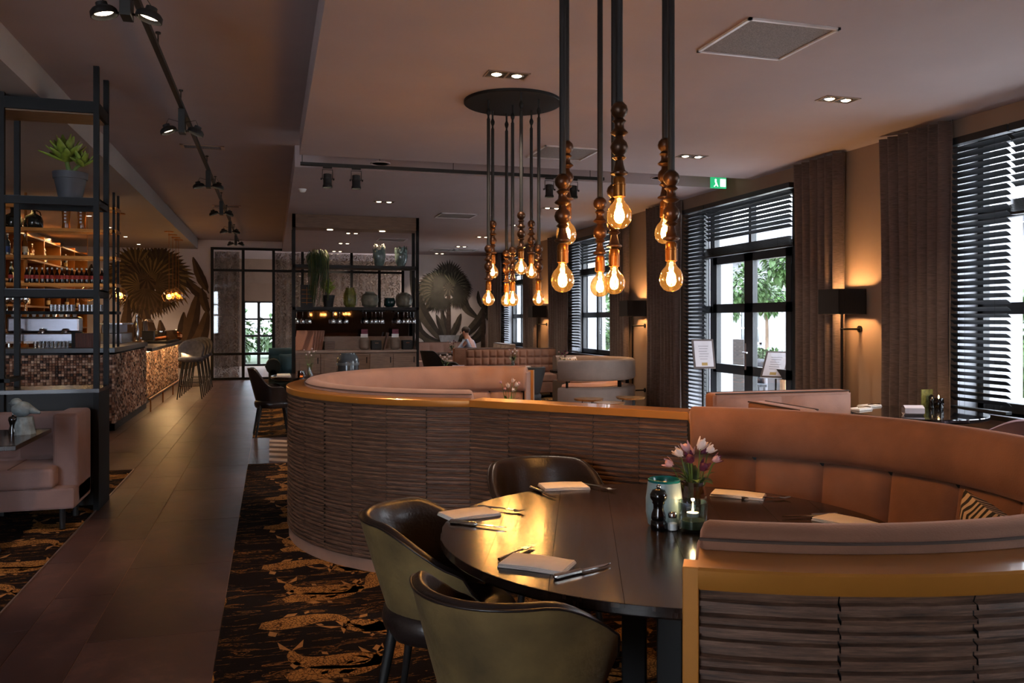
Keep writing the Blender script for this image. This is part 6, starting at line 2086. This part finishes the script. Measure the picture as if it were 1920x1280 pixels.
for i in range(15):
    y = 5 + i * 3.9
    fr = MB().box(-.06, .02, y - .06, y + 1.46, .55, .63).box(-.06, .02, y - .06, y + 1.46, 2.95, 3.03).box(-.06, .02, y - .06, y + .02, .55, 3.0).box(-.06, .02, y + 1.38, y + 1.46, .55, 3.0).box(-.06, .02, y + .66, y + .74, .6, 3.0)
    for z in (1.15, 1.85, 2.4):
        fr.box(-.05, .02, y, y + 1.4, z, z + .06)
    w_ = fr.build('window', white_m, hb)
    for k in range(2):
        MB().box(-.02, .0, y + .02 + .72 * k, y + .66 + .72 * k, .62, 2.96).build('pane', hp, w_)
def tree(label, x, y, zc, r, n, trunk, rnd, m=tree_leaf, name='pollard_tree', ls=.13):
    o = thing(name, label, 'tree', (x, y, -.05))
    q = MB()
    for i in range(n):
        d = Vector((rnd.gauss(0, 1), rnd.gauss(0, 1), rnd.gauss(0, 1))).normalized()
        rr = r * rnd.uniform(.55, 1.02)
        p = Vector((0, 0, zc)) + Vector((d.x * rr, d.y * rr, d.z * rr * .85))
        dd = (d + Vector((rnd.uniform(-.8, .8), rnd.uniform(-.8, .8), rnd.uniform(-.9, .3)))).normalized()
        leaf(q, p, dd, ls * rnd.uniform(.8, 1.3), ls * .8, n=2)
    tag(q.build('crown', m, o), kind='stuff')
    if trunk:
        MB().tube([(0, 0, 0), (.02, 0, zc * .5), (0, 0, zc)], [.06, .05, .03], 8).build('trunk', mat('bark', (90, 74, 60), .9, var=.3), o, 60)
    return o
rt = random.Random(31)
for k, (x_, y_, r_) in enumerate(gd_sh):
    tree(('leafy shrub seen through the far glazed door', 'leafy shrub beside the far glazed door', 'big leafy shrub beyond the far glazed door')[k], x_, y_, 1.0, r_, 500, False, rt, name='garden_shrub', ls=.25)
def out(px, zc):
    return cw((px - CX) / F * zc, zc)
for (px, zc, z, r, lab) in ((1398, 20, 2.35, .6, 'round pollard tree centred in the garden doors'), (1345, 22, 2.0, .62, 'round pollard tree beside the garden door hinge'), (1478, 18.5, 2.85, .55, 'round pollard tree highest in the garden door pane'), (1437, 24, 2.2, .55, 'round pollard tree behind the door mullion')):
    p = out(px, zc)
    tree(lab, p.x, p.y, z, r, 800, True, rt)
for (px, zc, z, r, lab) in ((1128, 26, 1.0, 1.5, 'leafy shrub outside the window of the grey curved sofa'), (1085, 33, 1.2, 1.5, 'leafy shrub between the two far windows outside'), (985, 36, 1.2, 1.2, 'leafy shrub outside the farthest window'), (1150, 32, 3.6, 1.6, 'tall loose tree outside the window of the grey curved sofa'), (1890, 15, 1.2, 1.0, 'leafy shrub outside the corner table window')):
    p = out(px, zc)
    tree(lab, p.x, p.y, z, r, 900, z > 2, rt, name='garden_shrub' if z < 2 else 'garden_tree', ls=.22)
for i, (px, zc) in enumerate(((1360, 15.8), (1425, 16.4), (1490, 14.2))):
    p = out(px, zc)
    o = thing('planter_box', ('grey planter box with low shrubs near the privacy panel', 'grey planter box with low shrubs before the door mullion', 'grey planter box with low shrubs near the lectern')[i], 'planter', (p.x, p.y, -.05))
    MB().box(-.2, .2, -.5, .5, 0, .7).build('box', mat('grey planter', (84, 84, 90), .7), o)
    q = MB()
    for k in range(260):
        leaf(q, (rt.uniform(-.2, .2), rt.uniform(-.5, .5), .7 + rt.random() * .25), (rt.uniform(-1, 1), rt.uniform(-1, 1), .6), .14, .06, n=2)
    tag(q.build('foliage', tree_leaf, o), kind='stuff')
p = out(1372, 13.2)
tag(MB().box(-.04, .04, -.42, .42, -.05, 1.2).build('privacy_panel', mat('grey panel', (78, 80, 84), .6, st=(1, 20, 1)), None, None, (p.x, p.y, 0)), 'grey upright privacy panel on the terrace outside the doors', 'panel')
p = out(1470, 13.4)
o = thing('terrace_table', 'wooden terrace table outside the garden doors', 'table', (p.x, p.y, -.05))
MB().box(-.4, .4, -.6, .6, .70, .74).build('tabletop', mat('teak', (150, 110, 76), .6, var=.2), o)
for sx_ in (-1, 1):
    for sy_ in (-1, 1):
        MB().box(sx_ * .34 - .03, sx_ * .34 + .03, sy_ * .54 - .03, sy_ * .54 + .03, 0, .7).build('leg', MATS['teak'], o)
p = out(1405, 14.2)
o = thing('terrace_chair', 'dark wicker terrace chair outside the garden doors', 'chair', (p.x, p.y, -.05), R(160))
wk = mat('dark wicker', (60, 64, 72), .6, var=.5, vs=60)
MB().box(-.24, .24, -.24, .24, .42, .46).build('seat', wk, o)
MB().grid(lambda u, v: (.26 * sin(R(-80 + 160 * u)), -.26 * cos(R(-80 + 160 * u)), .46 + .42 * v), 14, 5).build('backrest', wk, o, 180, solid=.015)
for sx_ in (-1, 1):
    for sy_ in (-1, 1):
        MB().tube([(sx_ * .2, sy_ * .2, .42), (sx_ * .23, sy_ * .23, 0)], .014, 6).build('leg', wk, o)
